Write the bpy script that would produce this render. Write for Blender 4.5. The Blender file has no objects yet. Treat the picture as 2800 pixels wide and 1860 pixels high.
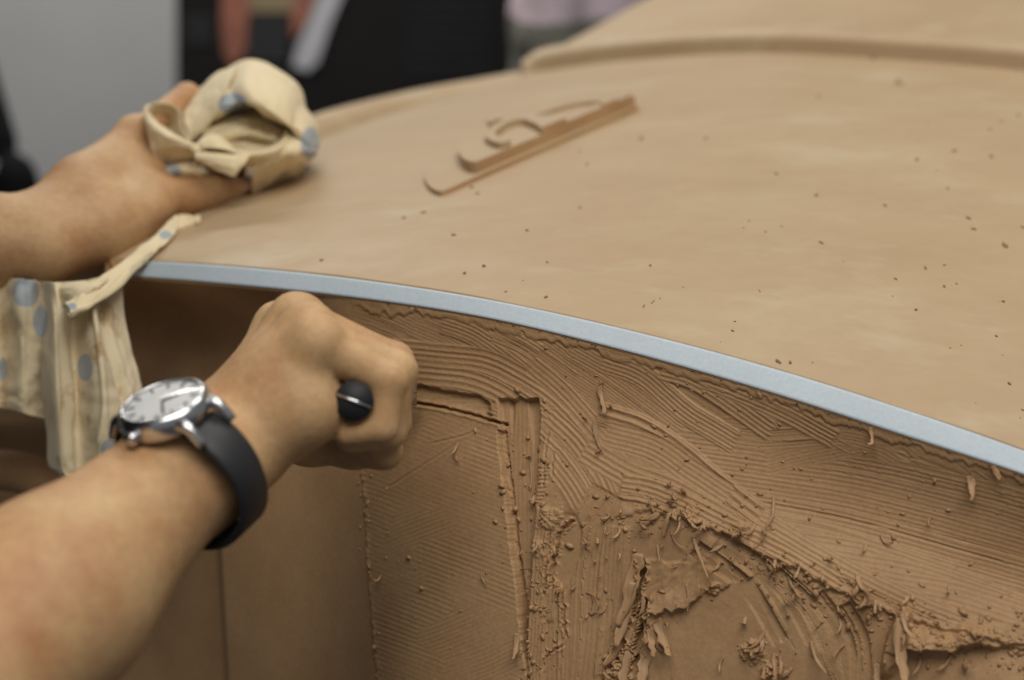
import bpy, bmesh, math, random
import numpy as np
from mathutils import Vector, Matrix

random.seed(7)
RNG = np.random.default_rng(11)
SC = bpy.context.scene
COL = SC.collection

# ------------------------------------------------------------------ camera
LENS = 60.0
F = LENS / 36.0 * 2800.0            # focal length in photo pixels
PITCH = math.radians(15.0)
CAM = np.array([0.0, 0.0, 1.35])
FWD = np.array([0.0, math.cos(PITCH), -math.sin(PITCH)])
UP = np.array([0.0, math.sin(PITCH), math.cos(PITCH)])
RT = np.array([1.0, 0.0, 0.0])

cam = bpy.data.cameras.new('camera')
cam.lens = LENS
cam.sensor_width = 36.0
cam.clip_start = 0.02
cam.clip_end = 60.0
cam.dof.use_dof = True
cam.dof.focus_distance = 0.895
cam.dof.aperture_fstop = 4.4
cam.dof.aperture_blades = 9
camo = bpy.data.objects.new('camera', cam)
camo.location = CAM
camo.rotation_euler = (math.pi / 2 - PITCH, 0, 0)
COL.objects.link(camo)
SC.camera = camo

# ------------------------------------------------------------------ world and lamps
world = bpy.data.worlds.new('World')
SC.world = world
world.use_nodes = True
bg = world.node_tree.nodes['Background']
bg.inputs['Color'].default_value = (0.96, 0.98, 1.0, 1)
bg.inputs['Strength'].default_value = 0.16


def area(name, loc, target, sx, sy, power, col):
    l = bpy.data.lights.new(name, 'AREA')
    l.shape = 'RECTANGLE'
    l.size, l.size_y = sx, sy
    l.energy = power
    l.color = col
    o = bpy.data.objects.new(name, l)
    o.location = loc
    d = Vector(target) - Vector(loc)
    o.rotation_euler = d.to_track_quat('-Z', 'Y').to_euler()
    COL.objects.link(o)
    return o


area('ceiling_lamp', (0.55, 1.45, 3.0), (0.35, 1.05, 1.1), 1.1, 0.8, 14, (1.0, 0.955, 0.87))
area('front_ceiling_lamp', (0.25, -0.35, 3.1), (0.1, 0.95, 1.05), 2.0, 1.3, 41, (1.0, 0.95, 0.86))
area('hall_lamp', (-0.9, 3.6, 3.2), (-0.4, 4.8, 1.0), 1.6, 0.8, 90, (1.0, 0.94, 0.86))
SC.view_settings.view_transform = 'Standard'
SC.view_settings.look = 'None'
SC.view_settings.exposure = 0.0
SC.view_settings.gamma = 1.0
SC.view_settings.use_curve_mapping = False
SC.render.engine = 'CYCLES'
SC.cycles.use_denoising = True
SC.cycles.max_bounces = 6


# ------------------------------------------------------------------ helpers
def W(px, py, d):
    """photo pixel + distance along the viewing axis -> point in the room"""
    px, py, d = np.broadcast_arrays(np.asarray(px, float), np.asarray(py, float), np.asarray(d, float))
    return (CAM + d[..., None] * (FWD + ((px - 1400.0) / F)[..., None] * RT - ((py - 930.0) / F)[..., None] * UP))


def proj(P):
    v = np.asarray(P) - CAM
    d = v @ FWD
    return 1400 + F * (v @ RT) / d, 930 - F * (v @ UP) / d, d


def cr(P, n):
    """Catmull-Rom through control points P (k, m) -> (n, m)"""
    P = np.asarray(P, float)
    k = len(P)
    if k == 2:
        t = np.linspace(0, 1, n)[:, None]
        return P[0] * (1 - t) + P[1] * t
    Q = np.concatenate([[2 * P[0] - P[1]], P, [2 * P[-1] - P[-2]]])
    t = np.linspace(0, k - 1, n)
    i = np.minimum(t.astype(int), k - 2)
    f = (t - i).reshape((-1,) + (1,) * (P.ndim - 1))
    a, b, c, d = Q[i], Q[i + 1], Q[i + 2], Q[i + 3]
    return 0.5 * (2 * b + (c - a) * f + (2 * a - 5 * b + 4 * c - d) * f ** 2 + (3 * b - a - 3 * c + d) * f ** 3)


def loft(G, nu, nv):
    """control grid G (rows, cols, 3) -> dense grid (nu, nv, 3)"""
    G = np.asarray(G, float)
    A = cr(G, nu)
    B = cr(np.swapaxes(A, 0, 1), nv)
    return np.swapaxes(B, 0, 1)


def sm(a, b, x):
    t = np.clip((np.asarray(x, float) - a) / (b - a), 0, 1)
    return t * t * (3 - 2 * t)


def lat(seed):
    return np.random.default_rng(seed).random((256, 256))


def vnoise(x, y, seed=0):
    L = lat(seed)
    xi, yi = np.floor(x).astype(int), np.floor(y).astype(int)
    fx, fy = x - xi, y - yi
    fx, fy = fx * fx * (3 - 2 * fx), fy * fy * (3 - 2 * fy)
    a, b = L[yi % 256, xi % 256], L[yi % 256, (xi + 1) % 256]
    c, d = L[(yi + 1) % 256, xi % 256], L[(yi + 1) % 256, (xi + 1) % 256]
    return (a * (1 - fx) + b * fx) * (1 - fy) + (c * (1 - fx) + d * fx) * fy - 0.5


def fbm(x, y, seed=0, o=4):
    r, s, a = 0, 1.0, 1.0
    for i in range(o):
        r = r + a * vnoise(x * s + 17.3 * i, y * s - 9.1 * i, seed + i)
        s *= 2.03
        a *= 0.5
    return r


def mesh_np(name, V, quads=None, tris=None, smooth=True):
    me = bpy.data.meshes.new(name)
    V = np.asarray(V, np.float32).reshape(-1, 3)
    me.vertices.add(len(V))
    me.vertices.foreach_set('co', V.ravel())
    loops, starts, n = [], [], 0
    if quads is not None and len(quads):
        q = np.asarray(quads, np.int32)
        loops.append(q.ravel())
        starts.append(n + np.arange(len(q)) * 4)
        n += q.size
    if tris is not None and len(tris):
        q = np.asarray(tris, np.int32)
        loops.append(q.ravel())
        starts.append(n + np.arange(len(q)) * 3)
        n += q.size
    loops = np.concatenate(loops)
    starts = np.concatenate(starts).astype(np.int32)
    me.loops.add(len(loops))
    me.loops.foreach_set('vertex_index', loops)
    me.polygons.add(len(starts))
    me.polygons.foreach_set('loop_start', starts)
    me.update(calc_edges=True)
    if smooth:
        me.polygons.foreach_set('use_smooth', np.ones(len(starts), bool))
    me.validate()
    return me


def gridquads(r, c, off=0, flip=False):
    i = np.arange(r * c).reshape(r, c)
    q = np.stack([i[:-1, :-1], i[:-1, 1:], i[1:, 1:], i[1:, :-1]], -1).reshape(-1, 4) + off
    return q[:, ::-1] if flip else q


def link(name, me, mat, parent=None, label=None, cat=None, group=None, kind=None):
    o = bpy.data.objects.new(name, me)
    COL.objects.link(o)
    if mat is not None and me is not None:
        for m in (mat if isinstance(mat, (list, tuple)) else [mat]):
            me.materials.append(m)
    if parent is not None:
        o.parent = parent
        o.matrix_parent_inverse = Matrix.Translation(-parent.location)
    for k, v in (('label', label), ('category', cat), ('group', group), ('kind', kind)):
        if v:
            o[k] = v
    return o


def empty(name, loc, label, cat, group=None):
    o = link(name, None, None, None, label, cat, group)
    o.location = loc
    return o


def normals(P, flip=1.0):
    du = np.gradient(P, axis=0)
    dv = np.gradient(P, axis=1)
    n = np.cross(dv, du)
    n /= np.linalg.norm(n, axis=-1, keepdims=True) + 1e-12
    return n * flip


def sheet(P, th, N=None):
    """closed thin shell over a dense grid P, thickness th on the back side"""
    r, c = P.shape[:2]
    if N is None:
        N = normals(P)
    B = P - N * th
    V = np.concatenate([P.reshape(-1, 3), B.reshape(-1, 3)])
    n = r * c
    q = [gridquads(r, c), gridquads(r, c, n, True)]
    i = np.arange(n).reshape(r, c)
    for e in (i[0, ::-1], i[-1], i[:, 0], i[::-1, -1]):
        q.append(np.stack([e[:-1], e[:-1] + n, e[1:] + n, e[1:]], -1)[:, ::-1])
    return V, np.concatenate(q)


def tube(path, rad, n=12, cap=True):
    path = np.asarray(path, float)
    m = len(path)
    rad = np.broadcast_to(np.asarray(rad, float), (m,))
    T = np.gradient(path, axis=0)
    T /= np.linalg.norm(T, axis=1, keepdims=True) + 1e-12
    a = np.cross(T[0], [0.13, 0.31, 0.94])
    a /= np.linalg.norm(a)
    V = []
    for k in range(m):
        a = a - T[k] * (a @ T[k])
        a /= np.linalg.norm(a)
        b = np.cross(T[k], a)
        ang = np.linspace(0, 2 * np.pi, n, endpoint=False)
        V.append(path[k] + rad[k] * (np.cos(ang)[:, None] * a + np.sin(ang)[:, None] * b))
    V = np.concatenate(V)
    q = []
    for k in range(m - 1):
        for j in range(n):
            q.append((k * n + j, k * n + (j + 1) % n, (k + 1) * n + (j + 1) % n, (k + 1) * n + j))
    t = []
    if cap:
        c0, c1 = len(V), len(V) + 1
        V = np.concatenate([V, [path[0]], [path[-1]]])
        for j in range(n):
            t.append((c0, (j + 1) % n, j))
            t.append((c1, (m - 1) * n + j, (m - 1) * n + (j + 1) % n))
    return V, np.array(q), np.array(t)


def box_mesh(name, sx, sy, sz, bev=0.002):
    bm = bmesh.new()
    bmesh.ops.create_cube(bm, size=1)
    bmesh.ops.scale(bm, vec=(sx, sy, sz), verts=bm.verts)
    if bev:
        bmesh.ops.bevel(bm, geom=bm.edges[:], offset=bev, segments=2, affect='EDGES')
    me = bpy.data.meshes.new(name)
    bm.to_mesh(me)
    bm.free()
    return me


# ------------------------------------------------------------------ materials
def mat(name, build):
    m = bpy.data.materials.new(name)
    m.use_nodes = True
    nt = m.node_tree
    b = nt.nodes['Principled BSDF']
    build(nt, b)
    return m


def node(nt, t, **kw):
    n = nt.nodes.new(t)
    for k, v in kw.items():
        if k in n.inputs:
            n.inputs[k].default_value = v
        else:
            setattr(n, k, v)
    return n


def coords(nt, scale=(1, 1, 1), rot=(0, 0, 0)):
    tc = node(nt, 'ShaderNodeTexCoord')
    mp = node(nt, 'ShaderNodeMapping')
    mp.inputs['Scale'].default_value = scale
    mp.inputs['Rotation'].default_value = rot
    nt.links.new(tc.outputs['Object'], mp.inputs['Vector'])
    return mp.outputs['Vector']


def noise(nt, vec, scale, detail=5, rough=0.55):
    n = node(nt, 'ShaderNodeTexNoise', Scale=scale, Detail=detail, Roughness=rough)
    nt.links.new(vec, n.inputs['Vector'])
    return n.outputs['Fac']


def ramp(nt, fac, stops):
    r = node(nt, 'ShaderNodeValToRGB')
    e = r.color_ramp.elements
    while len(e) < len(stops):
        e.new(0.5)
    for k, (p, c) in enumerate(stops):
        e[k].position = p
        e[k].color = (*c, 1) if len(c) == 3 else c
    nt.links.new(fac, r.inputs['Fac'])
    return r.outputs['Color']


def mix(nt, fac, a, b, mode='MIX'):
    n = node(nt, 'ShaderNodeMix', data_type='RGBA', blend_type=mode)
    for s, v in ((0, fac), (6, a), (7, b)):
        if hasattr(v, 'links'):
            nt.links.new(v, n.inputs[s])
        else:
            n.inputs[s].default_value = v if not isinstance(v, tuple) or len(v) == 4 else (*v, 1)
    return n.outputs[2]


def bump(nt, b, fac, strength, dist):
    n = node(nt, 'ShaderNodeBump', Strength=strength, Distance=dist)
    nt.links.new(fac, n.inputs['Height'])
    nt.links.new(n.outputs['Normal'], b.inputs['Normal'])
    return n


def m_smooth_clay(nt, b):
    v = coords(nt, (3, 4.5, 4.5), (0, 0, 0.5))
    v2 = coords(nt)
    base = ramp(nt, noise(nt, v, 2.2, 5, 0.6), [(0.3, (0.428, 0.303, 0.180)), (0.55, (0.452, 0.330, 0.200)), (0.74, (0.485, 0.378, 0.240))])
    fine = ramp(nt, noise(nt, coords(nt, (9, 16, 16), (0, 0, 0.35)), 6, 6, 0.65), [(0.32, (0.965, 0.96, 0.95)), (0.65, (1.015, 1.01, 1.01))])
    c = mix(nt, 1.0, base, fine, 'MULTIPLY')
    smr = ramp(nt, noise(nt, coords(nt, (5, 9, 9), (0, 0, 0.25)), 1.6, 4, 0.7), [(0.56, (0, 0, 0)), (0.72, (0.6, 0.6, 0.6))])
    c = mix(nt, smr, c, (0.52, 0.432, 0.292))
    nt.links.new(c, b.inputs['Base Color'])
    r = ramp(nt, noise(nt, v, 5, 4), [(0.3, (0.42,) * 3), (0.7, (0.6,) * 3)])
    nt.links.new(r, b.inputs['Roughness'])
    b.inputs['Specular IOR Level'].default_value = 0.35
    b1 = bump(nt, b, noise(nt, v2, 260, 4), 0.12, 0.0006)
    b2 = node(nt, 'ShaderNodeBump', Strength=0.16, Distance=0.0012)
    nt.links.new(noise(nt, coords(nt, (4, 90, 90), (0, 0, 0.42)), 3.0, 5, 0.65), b2.inputs['Height'])
    nt.links.new(b2.outputs['Normal'], b1.inputs['Normal'])


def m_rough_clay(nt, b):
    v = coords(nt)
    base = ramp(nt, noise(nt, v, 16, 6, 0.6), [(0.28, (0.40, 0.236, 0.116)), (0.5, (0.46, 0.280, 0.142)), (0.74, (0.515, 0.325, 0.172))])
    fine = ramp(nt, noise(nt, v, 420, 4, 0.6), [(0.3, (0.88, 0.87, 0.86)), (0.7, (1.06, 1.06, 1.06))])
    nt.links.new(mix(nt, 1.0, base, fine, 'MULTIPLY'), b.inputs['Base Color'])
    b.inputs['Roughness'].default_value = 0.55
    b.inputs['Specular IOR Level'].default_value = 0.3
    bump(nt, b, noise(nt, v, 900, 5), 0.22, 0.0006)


def m_curl(nt, b):
    v = coords(nt)
    nt.links.new(ramp(nt, noise(nt, v, 60, 4), [(0.3, (0.36, 0.208, 0.100)), (0.7, (0.50, 0.31, 0.165))]), b.inputs['Base Color'])
    b.inputs['Roughness'].default_value = 0.55


def m_crumb(nt, b):
    v = coords(nt)
    nt.links.new(ramp(nt, noise(nt, v, 90, 3), [(0.3, (0.16, 0.085, 0.035)), (0.7, (0.30, 0.18, 0.085))]), b.inputs['Base Color'])
    b.inputs['Roughness'].default_value = 0.7


def m_tape(nt, b):
    v = coords(nt)
    c = ramp(nt, noise(nt, v, 500, 6, 0.75), [(0.3, (0.43, 0.51, 0.585)), (0.7, (0.54, 0.61, 0.68))])
    c2 = ramp(nt, noise(nt, v, 22, 3), [(0.3, (0.93, 0.93, 0.93)), (0.7, (1, 1, 1))])
    nt.links.new(mix(nt, 1.0, c, c2, 'MULTIPLY'), b.inputs['Base Color'])
    b.inputs['Roughness'].default_value = 0.62
    bump(nt, b, noise(nt, v, 700, 4), 0.25, 0.0003)


def m_skin(nt, b):
    v = coords(nt)
    c = ramp(nt, noise(nt, v, 26, 5, 0.6), [(0.27, (0.45, 0.225, 0.105)), (0.5, (0.555, 0.34, 0.17)), (0.75, (0.63, 0.43, 0.23))])
    f = ramp(nt, noise(nt, v, 260, 5, 0.6), [(0.3, (0.90, 0.87, 0.85)), (0.7, (1.04, 1.04, 1.04))])
    nt.links.new(mix(nt, 1.0, c, f, 'MULTIPLY'), b.inputs['Base Color'])
    b.inputs['Roughness'].default_value = 0.5
    b.inputs['Specular IOR Level'].default_value = 0.4
    b.inputs['Subsurface Weight'].default_value = 0.12
    b.inputs['Subsurface Radius'].default_value = (0.006, 0.002, 0.001)
    b.inputs['Subsurface Scale'].default_value = 0.5
    b1 = bump(nt, b, noise(nt, v, 300, 8, 0.7), 0.45, 0.0012)
    rn = node(nt, 'ShaderNodeTexNoise', noise_type='RIDGED_MULTIFRACTAL', Scale=55.0, Detail=5.0, Roughness=0.5, Distortion=0.3)
    nt.links.new(v, rn.inputs['Vector'])
    b2 = node(nt, 'ShaderNodeBump', Strength=0.22, Distance=0.0014)
    nt.links.new(rn.outputs['Fac'], b2.inputs['Height'])
    nt.links.new(b2.outputs['Normal'], b1.inputs['Normal'])


def m_cloth(nt, b):
    v = coords(nt)
    base = ramp(nt, noise(nt, v, 18, 4), [(0.3, (0.72, 0.59, 0.36)), (0.7, (0.82, 0.70, 0.47))])
    st = ramp(nt, noise(nt, coords(nt, (1, 1, 0.6)), 55, 6, 0.7), [(0.54, (0, 0, 0)), (0.68, (0.9, 0.9, 0.9))])
    at = node(nt, 'ShaderNodeAttribute', attribute_name='stain')
    fs = node(nt, 'ShaderNodeMath', operation='MULTIPLY')
    nt.links.new(st, fs.inputs[0])
    nt.links.new(at.outputs['Fac'], fs.inputs[1])
    c = mix(nt, fs.outputs[0], base, (0.42, 0.25, 0.09))
    gr = mix(nt, at.outputs['Fac'], c, (0.98, 1.0, 1.06), 'MULTIPLY')
    dt = node(nt, 'ShaderNodeAttribute', attribute_name='dot')
    r = ramp(nt, dt.outputs['Fac'], [(0.49, (0, 0, 0)), (0.53, (1, 1, 1))])
    nt.links.new(mix(nt, r, gr, (0.36, 0.40, 0.43)), b.inputs['Base Color'])
    b.inputs['Roughness'].default_value = 0.85
    b.inputs['Sheen Weight'].default_value = 0.15
    w = node(nt, 'ShaderNodeTexWave', Scale=900, Distortion=1.5)
    nt.links.new(v, w.inputs['Vector'])
    rn = node(nt, 'ShaderNodeTexNoise', noise_type='RIDGED_MULTIFRACTAL', Scale=26.0, Detail=4.0, Roughness=0.45, Distortion=0.4)
    nt.links.new(v, rn.inputs['Vector'])
    b1 = bump(nt, b, rn.outputs['Fac'], 0.35, 0.0022)
    b2 = node(nt, 'ShaderNodeBump', Strength=0.3, Distance=0.0006)
    nt.links.new(noise(nt, v, 420, 4, 0.7), b2.inputs['Height'])
    nt.links.new(b2.outputs['Normal'], b1.inputs['Normal'])


def plain(col, rough=0.6, metal=0.0, var=0.12, sc=8, spec=0.5):
    def f(nt, b):
        v = coords(nt)
        lo = tuple(x * (1 - var) for x in col)
        hi = tuple(min(1, x * (1 + var)) for x in col)
        nt.links.new(ramp(nt, noise(nt, v, sc, 4), [(0.3, lo), (0.7, hi)]), b.inputs['Base Color'])
        b.inputs['Roughness'].default_value = rough
        b.inputs['Metallic'].default_value = metal
        b.inputs['Specular IOR Level'].default_value = spec
    return f


M = {
    'smooth': mat('smooth_clay', m_smooth_clay), 'rough': mat('cut_clay', m_rough_clay), 'curl': mat('clay_curl', m_curl),
    'crumb': mat('clay_crumb', m_crumb), 'tape': mat('paper_tape', m_tape), 'skin': mat('skin', m_skin),
    'cloth': mat('printed_cotton', m_cloth), 'nail': mat('nail', plain((0.50, 0.27, 0.18), 0.3)),
    'rubber': mat('black_rubber', plain((0.018, 0.019, 0.022), 0.5)), 'steel': mat('polished_steel', plain((0.62, 0.63, 0.65), 0.22, 1.0, 0.08, 60)),
    'dial': mat('pale_dial', plain((0.72, 0.73, 0.74), 0.25)), 'handle': mat('black_handle', plain((0.012, 0.013, 0.017), 0.6)),
    'black': mat('black_fabric', plain((0.008, 0.008, 0.010), 0.9, spec=0.1)), 'banner': mat('black_print', plain((0.0075, 0.0070, 0.0075), 0.7, spec=0.2)),
    'wall': mat('grey_partition', plain((0.315, 0.325, 0.335), 0.8, 0, 0.04, 2)), 'floor': mat('hall_carpet', plain((0.09, 0.09, 0.095), 0.9)),
    'pink': mat('pink_knit', plain((0.60, 0.49, 0.55), 0.8)), 'olive': mat('olive_cotton', plain((0.17, 0.17, 0.14), 0.85)),
    'hair': mat('dark_hair', plain((0.012, 0.009, 0.008), 0.5)), 'red': mat('red_print', plain((0.27, 0.10, 0.065), 0.7, 0, 0.3, 12)),
    'white': mat('white_print', plain((0.42, 0.43, 0.47), 0.7)), 'tan': mat('tan_print', plain((0.22, 0.17, 0.10), 0.7)),
    'grey': mat('grey_print', plain((0.04, 0.04, 0.045), 0.7, spec=0.2)), 'dgrey': mat('charcoal_print', plain((0.016, 0.016, 0.019), 0.7, spec=0.2)),
    'shirt': mat('navy_shirt', plain((0.02, 0.024, 0.035), 0.85)),
}

# ------------------------------------------------------------------ hall behind the model
fl = mesh_np('floor', [(-6, -3, 0), (6, -3, 0), (6, 7, 0), (-6, 7, 0)], [(0, 1, 2, 3)], smooth=False)
link('floor', fl, M['floor'], kind='structure')
wl = box_mesh('back_wall', 9.0, 0.08, 3.0, 0.004)
o = link('partition_wall', wl, M['wall'], label='plain grey partition wall filling the upper left background', cat='wall')
o.location = (0.0, 5.2, 1.5)

# ------------------------------------------------------------------ clay model : hood
XT = np.array([300, 569, 949, 1329, 1708, 2088, 2468, 2800, 3200], float)
YUP = np.array([705, 720, 757, 815, 897, 997, 1115, 1230, 1385], float)
YLOW = np.array([752, 773, 812, 870, 960, 1068, 1190, 1299, 1455], float)
DT = np.array([1.10, 1.045, 0.985, 0.930, 0.893, 0.866, 0.843, 0.824, 0.80])


def spl(x, xs, ys):
    """smooth 1-D interpolation (natural-ish cubic through Catmull tangents, non-uniform)"""
    x = np.asarray(x, float)
    m = np.gradient(ys, xs)
    i = np.clip(np.searchsorted(xs, x) - 1, 0, len(xs) - 2)
    h = xs[i + 1] - xs[i]
    t = (x - xs[i]) / h
    t2, t3 = t * t, t * t * t
    r = (2 * t3 - 3 * t2 + 1) * ys[i] + (t3 - 2 * t2 + t) * h * m[i] + (-2 * t3 + 3 * t2) * ys[i + 1] + (t3 - t2) * h * m[i + 1]
    r = np.where(x < xs[0], ys[0] + m[0] * (x - xs[0]), r)
    return np.where(x > xs[-1], ys[-1] + m[-1] * (x - xs[-1]), r)


def yup(x): return spl(x, XT, YUP)
def ylow(x): return spl(x, XT, YLOW)
def dtape(x): return spl(x, XT, DT)


ROOT = empty('clay_car_model', tuple(W(1500, 1300, 0.95) * np.array([1, 1, 0])), 'tan clay car model with raked rough side, smooth hood and pale blue tape line', 'clay model')

FAR = np.array([(430, 600, 1.25), (870, 395, 1.50), (1250, 262, 1.70), (1500, 203, 1.70), (1760, 172, 1.62), (2100, 158, 1.53), (2500, 180, 1.44), (2850, 212, 1.37), (3300, 265, 1.28)])
near = W(XT, YUP, DT)
far = W(FAR[:, 0], FAR[:, 1], FAR[:, 2])
rows = []
for t in (0, 0.04, 0.12, 0.3, 0.5, 0.7, 0.88, 1.0):
    p = near * (1 - t) + far * t
    p[:, 2] += (0.016 * 4 * t * (1 - t) + 0.004 * (1 - (1 - min(t / 0.12, 1)) ** 2)) * np.array([0.3, 0.8, 1, 1, 1, 1, 1, 1, 1])
    rows.append(p)
HG = loft(np.array(rows), 220, 380)
# very soft hand-worked waviness
hy, hx = np.mgrid[0:220, 0:380]
HG[..., 2] += 0.0006 * fbm(hx / 40.0, hy / 26.0, 3, 3)
HN = normals(HG)
if HN[100, 150, 2] < 0:
    HN = -HN
V, q = sheet(HG, 0.012, HN)
link('hood', mesh_np('hood', V, q), M['smooth'], ROOT)
HPX, HPY, HD = proj(HG)


def on_hood(px, py, h=0.0):
    """point on the hood seen at that pixel, lifted h metres; returns point, normal"""
    e = (HPX - px) ** 2 + (HPY - py) ** 2
    k = np.unravel_index(np.argmin(e), e.shape)
    i, j = min(max(k[0], 1), 218), min(max(k[1], 1), 378)
    n = HN[i, j]
    p0 = HG[i, j]
    # intersect the pixel ray with the tangent plane
    ray = W(px, py, 1.0) - CAM
    d = ((p0 - CAM) @ n) / (ray @ n)
    p = CAM + ray * d if abs(d - HD[i, j]) < 0.15 else p0
    return p + n * h, n


# far fender shoulder : rolled edge that catches the warm lamp
fs = []
S0 = np.array([(300, 690, 1.16), (430, 600, 1.25), (640, 495, 1.37), (870, 398, 1.49), (1120, 305, 1.62), (1300, 250, 1.69), (1450, 214, 1.70)])
S1 = np.array([(288, 664, 1.168), (425, 560, 1.26), (635, 440, 1.382), (862, 340, 1.505), (1115, 268, 1.635), (1300, 230, 1.705), (1450, 202, 1.72)])
S2 = np.array([(285, 650, 1.19), (425, 535, 1.29), (640, 405, 1.42), (862, 312, 1.55), (1112, 250, 1.675), (1300, 216, 1.735), (1450, 190, 1.745)])
S3 = np.array([(283, 680, 1.28), (430, 570, 1.40), (640, 440, 1.55), (860, 345, 1.67), (1110, 280, 1.77), (1300, 245, 1.80), (1460, 215, 1.78)])
G = np.array([W(s[:, 0], s[:, 1], s[:, 2]) for s in (S0, S1, S2, S3)])
P = loft(G, 40, 140)
N = normals(P)
if N[15, 70, 2] < 0:
    N = -N
V, q = sheet(P, 0.01, N)
link('fender_shoulder', mesh_np('fender_shoulder', V, q), M['smooth'], ROOT)

# windshield and cowl ridge
R0 = FAR[3:].copy()
R0 = np.concatenate([[(1395, 214, 1.71)], R0])
cx = R0[:, 0]
low = W(R0[:, 0], R0[:, 1] + 4, R0[:, 2])
def lift(off, back, up):
    p = W(R0[:, 0], R0[:, 1] + off, R0[:, 2])
    return p + np.array([0, back, up])
prof = [lift(4, -0.004, -0.004), lift(0, 0.001, 0.006), lift(0, 0.004, 0.018), lift(0, 0.016, 0.0235), lift(0, 0.03, 0.024), lift(0, 0.044, 0.020), lift(0, 0.06, 0.010)]
for k in range(len(prof)):
    prof[k][0] = prof[k][0] * 1.0 + np.array([0.012, 0, -0.35 * (prof[k][0][2] - low[0][2])])
P = loft(np.array(prof), 36, 200)
N = normals(P)
if N[20, 100, 2] < 0:
    N = -N
V, q = sheet(P, 0.008, N)
link('cowl_ridge', mesh_np('cowl_ridge', V, q), M['smooth'], ROOT)

wr = []
for t in (0, 0.1, 0.3, 0.6, 1.0):
    xl_ = 1440 + 560 * t
    u_ = (cx - cx[0]) / (cx[-1] - cx[0])
    x_ = xl_ + u_ * (3330 - xl_)
    yr_ = np.interp(x_, R0[:, 0], R0[:, 1]) - 32
    wr.append(W(x_, yr_ - 260 * t + 16 * (1 - u_) * t, np.interp(x_, R0[:, 0], R0[:, 2]) + 0.05 + 0.34 * t))
P = loft(np.array(wr), 60, 160)
N = normals(P)
if N[30, 80, 2] < 0:
    N = -N
V, q = sheet(P, 0.01, N)
link('windshield', mesh_np('windshield', V, q), M['smooth'], ROOT)


# ------------------------------------------------------------------ layered half scoop on the hood
def slab(name, outline, h0, h1, parent, m=M['smooth'], flat=True, n=6):
    """prism standing on the hood: outline in photo pixels where its foot meets the hood"""
    pts = np.array(outline, float)
    lo, hi = [], []
    for (x, y) in pts:
        p, nn = on_hood(x, y)
        lo.append(p + nn * h0)
        hi.append(p + nn * h1)
    bm = bmesh.new()
    a = [bm.verts.new(v) for v in lo]
    b = [bm.verts.new(v) for v in hi]
    k = len(a)
    bm.faces.new(b)
    bm.faces.new(a[::-1])
    for i in range(k):
        bm.faces.new((a[i], a[(i + 1) % k], b[(i + 1) % k], b[i]))
    bmesh.ops.recalc_face_normals(bm, faces=bm.faces)
    upn = Vector(on_hood(*outline[0])[1])
    cutn = Vector(np.cross(on_hood(1650, 340)[0] - on_hood(1400, 446)[0], on_hood(1500, 400)[1])).normalized()
    for f in bm.faces:
        f.material_index = 1 if abs(f.normal.dot(upn)) < 0.5 and abs(f.normal.dot(cutn)) > 0.93 else 0
    me = bpy.data.meshes.new(name)
    bm.to_mesh(me)
    bm.free()
    return link(name, me, [m, M['rough']], parent)


def curve2(pts, n):
    return [tuple(p) for p in cr(np.array(pts, float), n)]


CUT = lambda x: (x, 484 - (x - 1307) * 0.427)
sc_lo = curve2([(1230, 529), (1205, 536), (1178, 524), (1163, 498), (1172, 470), (1200, 450), (1240, 425), (1300, 400)], 26) + [(1420, 352), (1560, 305), (1700, 288), (1745, 302)]
scoop = slab('hood_scoop', sc_lo, -0.004, 0.0034, ROOT)
foot = curve2([(1307, 484), (1287, 482), (1268, 470), (1258, 450), (1262, 432), (1300, 402), (1350, 378)], 20) + curve2([(1400, 350), (1470, 322), (1560, 298), (1650, 286), (1735, 284)], 16) + [CUT(1738), CUT(1650), CUT(1550), CUT(1450), CUT(1380)]
slab('scoop_layer', foot, 0.001, 0.0105, scoop)
# low crescent lip with its hollow, and the long hollow further back
def ring(name, outer, inner, h0, h1):
    n = len(outer)
    lo, hi = [], []
    V = []
    for (x, y) in list(outer) + list(inner):
        p, nn = on_hood(x, y)
        V.append((p + nn * h0, p + nn * h1))
    bm = bmesh.new()
    A = [bm.verts.new(v[0]) for v in V]
    B = [bm.verts.new(v[1]) for v in V]
    for i in range(n - 1):
        bm.faces.new((B[i], B[i + 1], B[n + i + 1], B[n + i]))
        bm.faces.new((A[i], B[i], B[i + 1], A[i + 1]))
        bm.faces.new((A[n + i], A[n + i + 1], B[n + i + 1], B[n + i]))
    for i in (0, n - 1):
        bm.faces.new((A[i], A[n + i], B[n + i], B[i]))
    bmesh.ops.recalc_face_normals(bm, faces=bm.faces)
    upn = Vector(on_hood(*outer[0])[1])
    me = bpy.data.meshes.new(name)
    bm.to_mesh(me)
    bm.free()
    return link(name, me, [M['smooth'], M['rough']], scoop)


def sh(pts, o): return [(x, y + o) for x, y in pts]


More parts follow.
